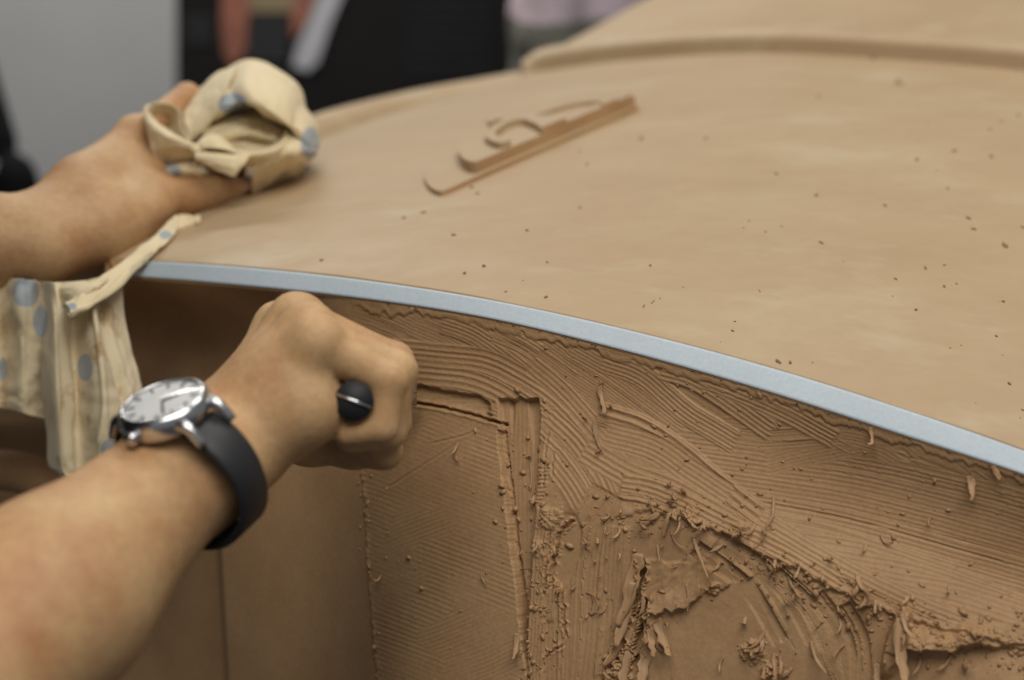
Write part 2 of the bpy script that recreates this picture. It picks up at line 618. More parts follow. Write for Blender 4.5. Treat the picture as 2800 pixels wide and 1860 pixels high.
ring('scoop_lip', curve2(sh([(1397, 392), (1368, 395), (1341, 384), (1334, 370), (1354, 349), (1395, 323), (1432, 316), (1500, 318)], 52), 30), curve2(sh([(1402, 384), (1384, 385), (1364, 375), (1362, 364), (1374, 352), (1400, 335), (1434, 328), (1490, 331)], 52), 30), 0.0100, 0.0150)
slab('scoop_block', sh([(1440, 329), (1490, 318), (1546, 313)], 54) + [CUT(1552), CUT(1520), CUT(1486)] + sh([(1472, 342)], 54), 0.0100, 0.0156, scoop)
ring('scoop_rim', curve2(sh([(1338, 334), (1340, 318), (1395, 316), (1459, 306), (1524, 284), (1588, 271), (1640, 267), (1664, 270)], 46), 30), curve2(sh([(1348, 340), (1358, 330), (1400, 327), (1470, 317), (1536, 295), (1596, 282), (1638, 279), (1652, 281)], 46), 30), 0.0100, 0.0138)
slab('scoop_floor', [(1545, 366), (1600, 342), (1650, 320), (1680, 306), (1712, 296), CUT(1732), CUT(1680), CUT(1620), CUT(1554)], 0.0100, 0.0124, scoop)
slab('scoop_tip', [(1642, 326), (1652, 314), (1676, 305), (1690, 306), CUT(1692), CUT(1655)], 0.0120, 0.0140, scoop)

# ------------------------------------------------------------------ tape along the edge and its chamfer
tx = np.linspace(285, 3150, 420)
d0 = dtape(tx)
A = W(tx, yup(tx) + 5, d0 - 0.0005)
B = W(tx, (yup(tx) + ylow(tx)) / 2 + 2.5, d0 - 0.0046)
C = W(tx, ylow(tx), d0 - 0.0085)
k0 = 9
P = loft(np.array([A, B, C])[:, k0:], 9, 420)
N = normals(P)
if N[4, 200, 1] > 0:
    N = -N
V, q = sheet(P + N * 0.0006, 0.0006, N)
link('tape_strip', mesh_np('tape_strip', V, q), M['tape'], ROOT)
ext = np.array([W(tx, yup(tx) + 1, d0 + 0.004), A, B, C, W(tx, ylow(tx) + 10, d0 - 0.0075)])
P = loft(ext, 22, 420)
N = normals(P)
if N[11, 200, 1] > 0:
    N = -N
V, q = sheet(P - N * 0.0004, 0.006, N)
link('edge_band', mesh_np('edge_band', V, q), M['rough'], ROOT)

# ------------------------------------------------------------------ raked side face
NC, NR = 1240, 500
gx = np.linspace(-160, 2990, NC)
yl = ylow(np.maximum(gx, 200)) - 75 * sm(330, 270, gx)
vv = np.linspace(0, 1, NR) ** 1.05
PX = np.broadcast_to(gx, (NR, NC)).copy()
PY = yl[None, :] + vv[:, None] * (2010 - yl)[None, :]
TAU = PY - yl[None, :]

cols = np.array([-200, 100, 290, 420, 700, 900, 1050, 1400, 1800, 2300, 2900, 3100], float)
taus = np.array([0, 60, 150, 280, 450, 700, 1100, 1300], float)
tab = np.array([  # mm behind the tape line, per column
    [150, 160, 170, 175, 180, 185, 190, 195],
    [90, 105, 125, 135, 140, 150, 160, 165],
    [4, 26, 60, 80, 90, 98, 110, 115],
    [0, 46, 78, 88, 88, 90, 98, 102],
    [0, 38, 66, 70, 50, 44, 56, 64],
    [0, 6, 14, 20, 22, 26, 34, 40],
    [0, 3, 6, 8, 5, 2, 0, 2],
    [0, 2, 3, 0, -6, -9, -10, -8],
    [0, 3, 5, 3, -4, -4, 0, 4],
    [0, 4, 9, 10, 1, -1, 8, 14],
    [0, 5, 11, 15, 6, -4, 4, 10],
    [0, 5, 11, 15, 6, -4, 4, 10]], float)
tmp = np.stack([spl(gx, cols, tab[:, k]) for k in range(len(taus))])          # (T, NC)
ii = np.clip(np.searchsorted(taus, TAU) - 1, 0, len(taus) - 2)
mm = np.gradient(tmp, taus, axis=0)
cidx = np.broadcast_to(np.arange(NC), (NR, NC))
h_ = (taus[ii + 1] - taus[ii])
t_ = (TAU - taus[ii]) / h_
a0, a1, b0, b1 = tmp[ii, cidx], tmp[ii + 1, cidx], mm[ii, cidx], mm[ii + 1, cidx]
DEPTH = ((2 * t_ ** 3 - 3 * t_ ** 2 + 1) * a0 + (t_ ** 3 - 2 * t_ ** 2 + t_) * h_ * b0 + (-2 * t_ ** 3 + 3 * t_ ** 2) * a1 + (t_ ** 3 - t_ ** 2) * h_ * b1)
DEPTH += 42 * (1 - sm(592, 606, PX - 0.06 * (PY - 1500))) * sm(1150, 1300, PY)

H = np.zeros((NR, NC))                      # relief in mm, + is towards the camera


def poly(pts, n=60):
    return cr(np.array(pts, float), n)


def nearest(pts, pad):
    """grid points within pad of a polyline: index, signed offset, arc length, fraction"""
    lo, hi = pts.min(0) - pad, pts.max(0) + pad
    c0, c1 = np.searchsorted(gx, lo[0]), np.searchsorted(gx, hi[0])
    if c1 <= c0:
        return None
    sub = (slice(0, NR), slice(c0, c1))
    X, Y = PX[sub], PY[sub]
    r = np.where(((Y > lo[1]) & (Y < hi[1])).any(1))[0]
    if len(r) == 0:
        return None
    sub = (slice(r[0], r[-1] + 1), slice(c0, c1))
    X, Y = PX[sub], PY[sub]
    best = np.full(X.shape, 1e12)
    S = np.zeros(X.shape)
    T = np.zeros(X.shape)
    seg = np.diff(pts, axis=0)
    ln = np.hypot(seg[:, 0], seg[:, 1]) + 1e-9
    acc = np.concatenate([[0], np.cumsum(ln)])
    m = len(seg)
    for k in range(m):
        ux, uy = seg[k] / ln[k]
        dx, dy = X - pts[k, 0], Y - pts[k, 1]
        a = dx * ux + dy * uy
        ac = np.clip(a, 0 if k else -1e9, ln[k] if k < m - 1 else 1e9)
        s = -dx * uy + dy * ux
        e = (a - ac) ** 2 + s * s
        b = e < best
        best[b] = e[b]
        S[b] = s[b]
        T[b] = (acc[k] + ac)[b]
    return sub, S, T, acc[-1], X, Y


def stroke(pts, width, pitch, amp, base=0.0, seed=0, rag=6.0, burr=0.5, fade=0.0, n=46):
    """one pull of a toothed scraper: flattens what was there and leaves parallel grooves"""
    P = poly(pts, n)
    r = nearest(P, width * 0.5 + 14)
    if r is None:
        return
    sub, S, T, L, X, Y = r
    rg = np.random.default_rng(seed)
    wob = 2.4 * vnoise(T / 90.0, S * 0 + seed, seed + 1) + 0.8 * vnoise(T / 17.0, S * 0 + seed, seed + 2)
    s = S + wob
    hw = width / 2
    m = sm(hw + 2, hw - 3, np.abs(s)) * sm(-rag, 3 + rag * vnoise(S / 6.0, T * 0, seed + 3), T) * sm(L + rag, L - 3 - 4 * rag * vnoise(S / 5.0, T * 0 + 3, seed + 4), T)
    tooth = np.floor(s / pitch)
    ta = 0.65 + 0.7 * rg.random(400)[(tooth.astype(int) + 200) % 400]
    ta = ta * (0.8 + 0.6 * vnoise(T / 120.0, tooth * 1.7, seed + 5))
    g = np.abs(np.sin(np.pi * s / pitch))
    prof = amp * ta * (0.62 - g) + 0.22 * amp * vnoise(T / 7.0, s / 4.0, seed + 6)
    prof = prof + burr * amp * np.exp(-((np.abs(s) - hw) / 3.5) ** 2) * (0.7 + vnoise(T / 9.0, s * 0, seed + 7))
    if fade:
        m = m * (1 - fade * sm(0.4 * L, L, T))
    H[sub] = H[sub] * (1 - m) + (base + 0.72 * prof) * m


def gouge(pts, width, depth, seed=0, rough=0.5, lip=0.3):
    P = poly(pts, 40)
    r = nearest(P, width * 2.2 + 10)
    if r is None:
        return
    sub, S, T, L, X, Y = r
    s = S + rough * width * (vnoise(T / 14.0, S * 0, seed) + 0.6 * vnoise(T / 5.0, S * 0, seed + 1))
    m = sm(-4, 6, T) * sm(L + 4, L - 6, T)
    H[sub] += m * (-depth * sm(width / 2 + 2, width / 2 - 3, np.abs(s)) + lip * depth * np.exp(-((np.abs(s) - width / 2 - 4) / 4.0) ** 2))


def region(mask_fn, lvl, keep=0.0):
    m = mask_fn
    H[:] = H * (1 - m * (1 - keep)) + lvl * m


def step(pts, hgt, soft=3.0, rag=6.0, seed=0, span=60):
    """raise the side on the right of a polyline's travel direction, fading out over span px"""
    P = poly(pts, 50)
    r = nearest(P, span + 10)
    if r is None:
        return
    sub, S, T, L, X, Y = r
    s = S + rag * (vnoise(T / 16.0, S * 0, seed) * 1.3 + vnoise(T / 6.0, S * 0, seed + 1))
    m = sm(-3, 8, T) * sm(L + 3, L - 8, T)
    H[sub] += m * hgt * sm(-soft, soft, s) * sm(span, 6, s)


# overall hand-worked surface
H += 0.9 * fbm(PX / 90.0, PY / 70.0, 20, 3) * sm(950, 1100, PX) + 0.25 * fbm(PX / 14.0, PY / 12.0, 25, 3) * sm(980, 1060, PX)

# many short pulls, direction follows the flow of the work
rg = np.random.default_rng(5)
for k in range(95):
    x = rg.uniform(1080, 2900)
    yy = float(ylow(x))
    tau = rg.uniform(30, 420)
    y = yy + tau
    if x < 1480 and y > 1080:
        continue
    slope = 0.42 if tau < 130 else (0.30 if x < 1900 else 0.16)
    ang = math.atan(slope + rg.normal(0, 0.12)) + (0.25 if tau < 110 and x > 1500 else 0)
    Ln = rg.uniform(140, 360)
    dx, dy = math.cos(ang) * Ln / 2, math.sin(ang) * Ln / 2
    bend = rg.uniform(-9, 9)
    stroke([(x - dx, y - dy), (x, y + bend), (x + dx, y + dy)], rg.uniform(50, 110), rg.uniform(9, 16), rg.uniform(0.05, 0.24), rg.uniform(-0.35, 0.35), 100 + k * 9, burr=0.9)

# named pulls traced from the work
for k in range(5):      # fine horizontal raking at the right
    stroke([(1840, 1200 + k * 48), (2080, 1232 + k * 50), (2330, 1262 + k * 56), (2640, 1330 + k * 62), (2960, 1420 + k * 62)], 66, 12.5, 0.36, 0.10 * k, 3000 + k * 11, burr=0.2)
for k in range(4):
    stroke([(2040 + 120 * k, 1430 + 52 * k), (2240 + 120 * k, 1462 + 54 * k), (2470 + 110 * k, 1540 + 48 * k), (2700 + 90 * k, 1620 + 40 * k)], 74, 14.5, 0.36, 0.5, 3100 + k * 11, burr=0.3)
stroke([(2100, 1270), (2260, 1232), (2380, 1215), (2450, 1245)], 70, 10, 0.22, 0.0, 3190)
stroke([(1980, 1180), (2100, 1190), (2300, 1180), (2420, 1210)], 80, 9, 0.24, 0.0, 3195)
# diagonal sets under the tape
stroke([(1020, 862), (1110, 900), (1200, 955)], 90, 9, 0.45, 0, 3201)
stroke([(1130, 880), (1230, 925), (1330, 990)], 80, 9, 0.34, 0.1, 3202)
stroke([(1215, 882), (1300, 915), (1400, 985), (1470, 1040)], 60, 10, 0.55, 0.5, 3203)
stroke([(1355, 910), (1440, 950), (1530, 1020), (1600, 1090)], 62, 10, 0.5, 0.4, 3204)
stroke([(1480, 960), (1580, 1030), (1680, 1100), (1750, 1150)], 110, 8, 0.28, 0.0, 3205)
stroke([(1560, 950), (1680, 1020), (1790, 1100), (1870, 1160)], 70, 9, 0.36, 0.2, 3206)
stroke([(1650, 985), (1760, 1030), (1880, 1130), (2010, 1210)], 64, 11, 0.6, 0.4, 3207)
stroke([(1810, 1010), (1900, 1040), (2010, 1110), (2110, 1180)], 60, 12, 0.7, 0.4, 3208)
stroke([(1930, 1040), (2030, 1075), (2150, 1130), (2280, 1200)], 56, 11, 0.6, 0.3, 3209)
# coarse comb sweeping over the panel
stroke([(1060, 1010), (1180, 1018), (1300, 1035), (1400, 1085), (1490, 1160)], 96, 17.5, 0.95, 0.3, 3301, burr=0.3)
stroke([(1070, 960), (1200, 972), (1330, 990), (1450, 1050), (1540, 1120), (1640, 1240)], 70, 15, 0.8, 0.3, 3302, burr=0.3)
stroke([(1450, 1000), (1540, 1075), (1650, 1200), (1700, 1262)], 56, 13, 0.5, 0.2, 3303)
stroke([(1490, 1150), (1560, 1220), (1620, 1300), (1650, 1370)], 90, 15, 0.85, 0.2, 3304, burr=0.3)
stroke([(1500, 1250), (1560, 1330), (1600, 1400), (1615, 1440)], 70, 14, 0.6, 0.0, 3305)
# long pulls running to the right
stroke([(1640, 1130), (1760, 1170), (1860, 1235), (1960, 1320), (2075, 1410)], 66, 22, 1.3, 0.6, 3306, burr=0.6)
stroke([(1660, 1190), (1780, 1225), (1880, 1290), (1990, 1360)], 80, 13, 0.5, 0.1, 3307)
stroke([(1600, 1230), (1720, 1300), (1840, 1345), (1990, 1430)], 80, 16, 0.7, 0.2, 3308, burr=0.4)
stroke([(1700, 1330), (1800, 1352), (1984, 1442), (2143, 1520), (2290, 1610)], 70, 15, 0.95, 0.6, 3309, burr=0.7)
stroke([(2080, 1420), (2250, 1520), (2400, 1600), (2560, 1672), (2750, 1735)], 52, 14, 0.6, 0.6, 3310, burr=0.5)

# clean band of the old surface left under the tape, with a torn lower border
bnd = 26 + 26 * vnoise(PX / 60.0, PX * 0, 40) + 16 * vnoise(PX / 17.0, PX * 0, 41) + 7 * vnoise(PX / 6.0, PX * 0, 42)
m = sm(bnd + 3, bnd - 3, TAU)
H = H * (1 - m) + m * (0.35 + 0.25 * sm(12, 3, np.abs(TAU - bnd + 6)))
H -= 0.2 * np.exp(-((TAU - bnd - 5) / 5.0) ** 2) * sm(980, 1080, PX)

# wheel-arch ridge and the hollow under it
RID = poly([(1660, 1420), (1790, 1400), (1920, 1440), (2060, 1505), (2220, 1580), (2380, 1660), (2600, 1725), (2980, 1815)], 80)
ry = np.interp(gx, RID[:, 0], RID[:, 1], left=2400, right=1820)
under = PY - ry[None, :]
jag = 10 * vnoise(PX / 22.0, PX * 0, 50) + 8 * vnoise(PX / 8.0, PX * 0, 51)
arch = sm(-5, 5, under + jag) * sm(1600, 1720, PX)
H = H * (1 - 0.75 * arch) - arch * (1.4 + 3.5 * sm(0, 330, under) * sm(1700, 1900, PX)) + 0.9 * np.exp(-((under + jag + 9) / 8.0) ** 2) * sm(1690, 1800, PX)
H += arch * (0.8 * fbm(PX / 70.0, PY / 120.0, 60, 3))
# trowel facets sweeping down inside the arch
for k, (xa, ya, xb, yb, w) in enumerate([(1960, 1480, 2170, 1700, 60), (2030, 1520, 2240, 1790, 56), (2120, 1570, 2290, 1840, 60), (2230, 1630, 2330, 1900, 55), (2300, 1660, 2350, 1900, 60), (1900, 1500, 2130, 1760, 50)]):
    stroke([(xa, ya), ((xa + xb) / 2 + 22, (ya + yb) / 2 - 24), (xb, yb)], w, w * 1.0, 0.9, -3.2 - k * 0.3, 3400 + k * 7, burr=0.5)

# vertical combing left of the arch
stroke([(1660, 1345), (1610, 1440), (1590, 1560), (1580, 1760), (1570, 1960)], 96, 12.5, 0.55, -0.6, 3500, burr=0.5)
stroke([(1685, 1440), (1680, 1540), (1672, 1640), (1655, 1720)], 70, 12, 0.55, -0.4, 3501, burr=0.5)
stroke([(1530, 1560), (1525, 1680), (1520, 1900)], 70, 12, 0.4, -0.9, 3502)
stroke([(1640, 1640), (1630, 1760), (1610, 1960)], 80, 13, 0.5, -0.8, 3503)
stroke([(1490, 1390), (1478, 1560), (1465, 1760), (1455, 1980)], 46, 9.5, 0.6, 0.9, 3504, burr=0.9)
stroke([(1520, 1440), (1505, 1600), (1500, 1700)], 30, 10, 0.7, 0.2, 3505, burr=0.8)
# smooth oval patch, torn rim
oval = sm(1.12, 0.92, np.hypot((PX - 1548 + 0.12 * (PY - 1490)) / 40.0, (PY - 1500) / 98.0) + 0.12 * vnoise(PX / 12.0, PY / 12.0, 70))
H = H * (1 - oval) + oval * (-1.4)
gouge([(1568, 1425), (1535, 1450), (1522, 1500), (1512, 1545), (1506, 1605)], 9, 2.2, 71, 0.9, 0.5)
gouge([(1505, 1455), (1498, 1530), (1485, 1625)], 6, 1.6, 72, 0.9, 0.4)
gouge([(1535, 1620), (1540, 1680), (1545, 1745)], 6, 1.8, 73, 1.2, 0.4)
gouge([(1480, 1835), (1500, 1790), (1540, 1765)], 6, 1.4, 74, 0.8, 0.4)

# flat plaster-like patch right of the torn chunk, with a broken lower lip
patch = sm(0, 10, PX - 1745 + 14 * vnoise(PY / 15.0, PX * 0, 75)) * sm(0, 10, 1925 - PX + 20 * vnoise(PY / 14.0, PX * 0, 76)) * sm(0, 10, PY - 1530 + 14 * vnoise(PX / 20.0, PX * 0, 77))
lipy = 1690 - 0.42 * (PX - 1790) + 26 * vnoise(PX / 26.0, PX * 0, 78) + 14 * vnoise(PX / 9.0, PX * 0, 79)
patch = patch * sm(4, -4, PY - lipy)
H = H * (1 - patch) + patch * (-1.4 + 1.2 * fbm(PX / 26.0 + PY / 50.0, PY / 40.0, 80, 4) + 1.8 * sm(70, 0, lipy - PY))
hol = sm(-2, 6, PY - lipy) * sm(1770, 1800, PX) * sm(2090, 1990, PX + 0.5 * (PY - 1700)) * sm(1540, 1570, PY)
H = H * (1 - hol) + hol * (-4.2 + 0.35 * fbm(PX / 60.0, PY / 60.0, 85, 3))
# torn chunk, its dark gap
gouge([(1752, 1530), (1748, 1590), (1740, 1660), (1728, 1720)], 22, 5.5, 88, 0.7, 0.35)
gouge([(1757, 1640), (1752, 1700), (1742, 1780), (1735, 1830)], 20, 7.0, 89, 0.7, 0.25)
gouge([(1700, 1745), (1680, 1790), (1660, 1830)], 20, 3.0, 90, 1.0, 0.5)
# clod and ledge in the lower right corner
cl = sm(1.15, 0.75, np.hypot((PX - 2440 - 0.30 * (1790 - PY)) / 30.0, (PY - 1760) / 92.0) + 0.25 * vnoise(PX / 20.0, PY / 24.0, 91))
H = H + cl * 9.0
lg = 1778 - 0.03 * (PX - 2500) + 20 * vnoise(PX / 40.0, PX * 0, 92) + 9 * vnoise(PX / 13.0, PX * 0, 93)
led = sm(-3, 3, lg - PY) * sm(75, 15, lg - PY) * sm(2450, 2480, PX) * sm(2780, 2650, PX)
H = H + led * (7.0 + 1.6 * fbm(PX / 30.0, PY / 20.0, 95, 4))
lo_r = sm(2400, 2470, PX) * sm(-4, 4, PY - lg)
H = H - lo_r * 3.0
crn = sm(1640, 1600, PY) * 0
for (x, y, r, a, s) in [(2060, 1790, 34, 4.5, 1), (2105, 1840, 30, 5.0, 2), (1945, 1615, 22, 3.5, 3), (2360, 1640, 26, 3.5, 4), (1505, 1420, 36, 1.8, 5), (1470, 1500, 26, 1.6, 6), (1890, 1400, 24, 2.0, 7), (2020, 1455, 26, 2.4, 8), (1690, 1840, 40, 3.0, 9)]:
    b_ = sm(1.1, 0.4, np.hypot((PX - x) / r, (PY - y) / r) + 0.7 * fbm(PX / 16.0, PY / 16.0, 600 + s * 5, 3))
    H = H + b_ * a * (0.75 + 0.9 * fbm(PX / 9.0, PY / 9.0, 700 + s * 5, 3))

# raked panel in the middle : proud plate, its crack, the scraped channel beside it
xl = 985 + 0.075 * (PY - 1230) + 7 * vnoise(PY / 22.0, PY * 0, 110) + 4 * vnoise(PY / 7.0, PY * 0, 111)
xr = np.interp(PY, [1100, 1160, 1300, 1550, 1860, 2010], [1362, 1368, 1386, 1412, 1442, 1456]) + 3 * vnoise(PY / 20.0, PY * 0, 112)
yt = np.interp(PX, [900, 1120, 1240, 1375], [1102, 1108, 1120, 1160]) + 4 * vnoise(PX / 18.0, PX * 0, 113)
pan = sm(-2, 2, PX - xl) * sm(-2, 2, xr - PX) * sm(-2, 2, PY - yt)
arcs = PY * 0.93 - 0.36 * PX
a1_ = np.abs(np.sin(np.pi * (arcs + 7 * vnoise(PX / 110.0, PY / 90.0, 114)) / 13.0))
a2_ = np.abs(np.sin(np.pi * (PY * 0.9 + 0.35 * PX + 8 * vnoise(PX / 110.0, PY / 90.0, 115)) / 11.0))
wv = sm(-0.03, 0.03, fbm(PX / 160.0, PY / 160.0, 116, 2))
H = H * (1 - pan) + pan * (0.9 - 0.15 * (a1_ * wv + a2_ * (1 - wv)) * (0.5 + sm(-0.3, 0.3, fbm(PX / 90.0, PY / 90.0, 117, 2))) + 0.12 * fbm(PX / 20.0, PY / 20.0, 118, 3))
gouge([(1180, 1215), (1300, 1180), (1330, 1140)], 4, 0.5, 119)
gouge([(1070, 1330), (1180, 1260), (1250, 1215)], 4, 0.45, 120)
burr_l = np.exp(-((PX - xl - 3) / 6.0) ** 2) * sm(1180, 1240, PY)
H += burr_l * (0.4 + 1.0 * vnoise(PY / 8.0, PX / 8.0, 121))
# channel
xc1 = np.interp(PY, [1080, 1130, 1340, 1450, 1700, 1860, 2010], [1470, 1478, 1466, 1454, 1444, 1442, 1440])
ytop = 1092 + 16 * vnoise(PX / 18.0, PX * 0, 122)
ch = sm(-2, 2, PX - xr) * sm(-2, 2, xc1 - PX + 3 * vnoise(PY / 9.0, PY * 0, 123)) * sm(-4, 4, PY - ytop)
H = H * (1 - ch) + ch * (-3.4 + 0.08 * np.sin(PX / 1.9))
we = sm(0, 5, PX - 1383 - 0.05 * (PY - 1090)) * sm(0, 5, 1402 - 0.02 * (PY - 1090) - PX) * sm(1200, 1100, PY) * ch
H -= we * 1.2
we = sm(0, 5, PX - 1438 - 0.11 * (PY - 1120)) * sm(1245, 1150, PY) * ch
H -= we * 1.6
gouge([(1368, 1178), (1378, 1270), (1392, 1380), (1402, 1470), (1420, 1620), (1438, 1790)], 14, 5.5, 125, 0.25, 0.0)
gouge([(1440, 1560), (1432, 1700), (1446, 1860)], 6, 1.8, 126, 0.5, 0.0)
# hatch ticks on the channel's right lip
for k in range(9):
    gouge([(1468, 1282 + k * 11), (1502 - k * 2, 1280 + k * 11)], 4, 0.5, 130 + k, 0.5, 0.3)
gouge([(1500, 1182), (1490, 1250), (1485, 1330)], 4, 1.1, 140, 0.8, 0.4)
gouge([(1513, 1240), (1510, 1300)], 4, 0.9, 141, 0.8, 0.4)
# torn slot above the panel
tt = np.interp(PX, [1060, 1150, 1210, 1310, 1345], [1062, 1052, 1068, 1082, 1108]) + 5 * vnoise(PX / 12.0, PX * 0, 150)
slot = sm(-3, 3, PY - tt) * sm(-2, 2, yt - 2 - PY) * sm(1040, 1100, PX) * sm(1345, 1325, PX + 20 * vnoise(PY / 8.0, PY * 0, 151))
H = H * (1 - slot) + slot * (-3.6 + 0.04 * (PY - tt) + 0.5 * fbm(PX / 40.0, PY / 6.0, 152, 3))
gouge([(1100, 1098), (1210, 1116), (1300, 1138), (1378, 1162)], 8, 5.0, 153, 0.3, 0.1)

# tiny crumbs pressed into the surface everywhere that was cut
cut = sm(985, 1060, PX)
cn = vnoise(PX / 6.5, PY / 6.5, 160) + 0.35 * vnoise(PX / 60.0, PY / 60.0, 161)
H += cut * 0.8 * sm(0.57, 0.66, cn)
H *= sm(940, 1010, PX) * 0.999 + 0.001
H -= 0.5 * np.exp(-((PX - xl + 5) / 4.0) ** 2) * sm(1180, 1240, PY)
H *= sm(0, 8, TAU)

S = W(PX, PY, dtape(np.maximum(PX, 200)) - 0.0078 + DEPTH / 1000.0)
FN = normals(S)
if FN[200, 700, 1] > 0:
    FN = -FN
SF = S + FN * (H / 1000.0)[..., None]
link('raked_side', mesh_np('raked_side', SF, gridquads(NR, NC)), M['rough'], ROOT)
FNN = FN
bot = SF[-1, ::8]
sk = np.array([bot + np.array([0, 0.004, 0.01]), bot + np.array([0, 0.02, -0.12]), bot * np.array([1, 1, 0]) + np.array([0, 0.08, 0.30])])
V, q = sheet(loft(sk, 24, len(bot)), 0.012)
link('lower_body', mesh_np('lower_body', V, q), M['rough'], ROOT)


def on_face(px, py, h=0.0):
    j = int(np.clip(np.searchsorted(gx, px), 1, NC - 2))
    i = int(np.clip(np.searchsorted(PY[:, j], py), 1, NR - 2))
    return SF[i, j] + FNN[i, j] * h, FNN[i, j]


# rounded boss low on the left, behind the hanging cloth
pth = W(np.array([-150, -40, 60, 130, 150, 110, 40]), np.array([1300, 1285, 1292, 1330, 1400, 1470, 1500]), np.array([1.16, 1.15, 1.145, 1.14, 1.14, 1.145, 1.15]))
V, q, t = tube(cr(pth, 50), 0.014, 18)
link('rolled_boss', mesh_np('rolled_boss', V, q, t), M['rough'], ROOT)

# ------------------------------------------------------------------ shavings and crumbs
def ribbon(p, nrm, direc, length, width, curl, twist, lift_, th=0.00022, n=20, taper=0.6):
    """thin curled clay shaving that starts on the surface and lifts off it"""
    nrm = np.asarray(nrm)
    t = direc - nrm * (direc @ nrm)
    t /= np.linalg.norm(t) + 1e-9
    side = np.cross(t, nrm)
    yaw_rate = random.uniform(-2.6, 2.6) if width < 0.005 else random.uniform(-0.6, 0.6)
    lob = np.random.default_rng(random.randrange(9999)).uniform(0.45, 1.25, (2, 9))
    pts, nn, bbs = [], [], []
    pos = p + nrm * 0.0003
    ang, yaw = lift_ * 0.6, 0.0
    for k in range(n):
        tt_ = t * math.cos(yaw) + side * math.sin(yaw)
        bb_ = np.cross(tt_, nrm)
        dirv = tt_ * math.cos(ang) + nrm * math.sin(ang)
        nv = -tt_ * math.sin(ang) + nrm * math.cos(ang)
        pts.append(pos.copy())
        nn.append(nv)
        bbs.append(bb_)
        pos = pos + dirv * length / (n - 1)
        hgt = (pos - p) @ nrm
        if hgt < 0.0005:
            pos = pos + nrm * (0.0005 - hgt)
        ang += curl / (n - 1) * (0.4 + 1.2 * k / n)
        yaw += yaw_rate / (n - 1)
    G = np.zeros((n, 4, 3))
    ph = random.uniform(0, 6)
    for k in range(n):
        f = k / (n - 1)
        a = twist * f
        b = bbs[k] * math.cos(a) + nn[k] * math.sin(a)
        nb = -bbs[k] * math.sin(a) + nn[k] * math.cos(a)
        w = width * (1 - taper * f ** 3) * (0.75 + 0.25 * min(1, f * 6)) / 2
        j1, j2 = (np.interp(f * 8, range(9), lob[i]) * (0.85 + 0.3 * random.random()) for i in (0, 1))
        cup = 0.22 * w * math.sin(ph + f * 5)
        G[k, 0] = pts[k] - b * w * j1
        G[k, 1] = pts[k] - b * w * 0.35 - nb * cup
        G[k, 2] = pts[k] + b * w * 0.35 - nb * cup
        G[k, 3] = pts[k] + b * w * j2
    return sheet(G, th)


def shaving(px, py, ang, length, width, curl=2.5, twist=1.0, lift_=0.3, hood=False):
    p, n = on_hood(px, py) if hood else on_face(px, py, 0.0002)
    a = math.radians(ang)
    d = RT * math.cos(a) - UP * math.sin(a)
    V, q = ribbon(p, n, d, length * 1.15 / 1000.0, width * 0.9 / 1000.0, curl * 1.5 + 0.6, twist * 1.4, lift_ * 0.5)
    link('clay_shaving', mesh_np('clay_shaving', V, q), M['curl'], ROOT)


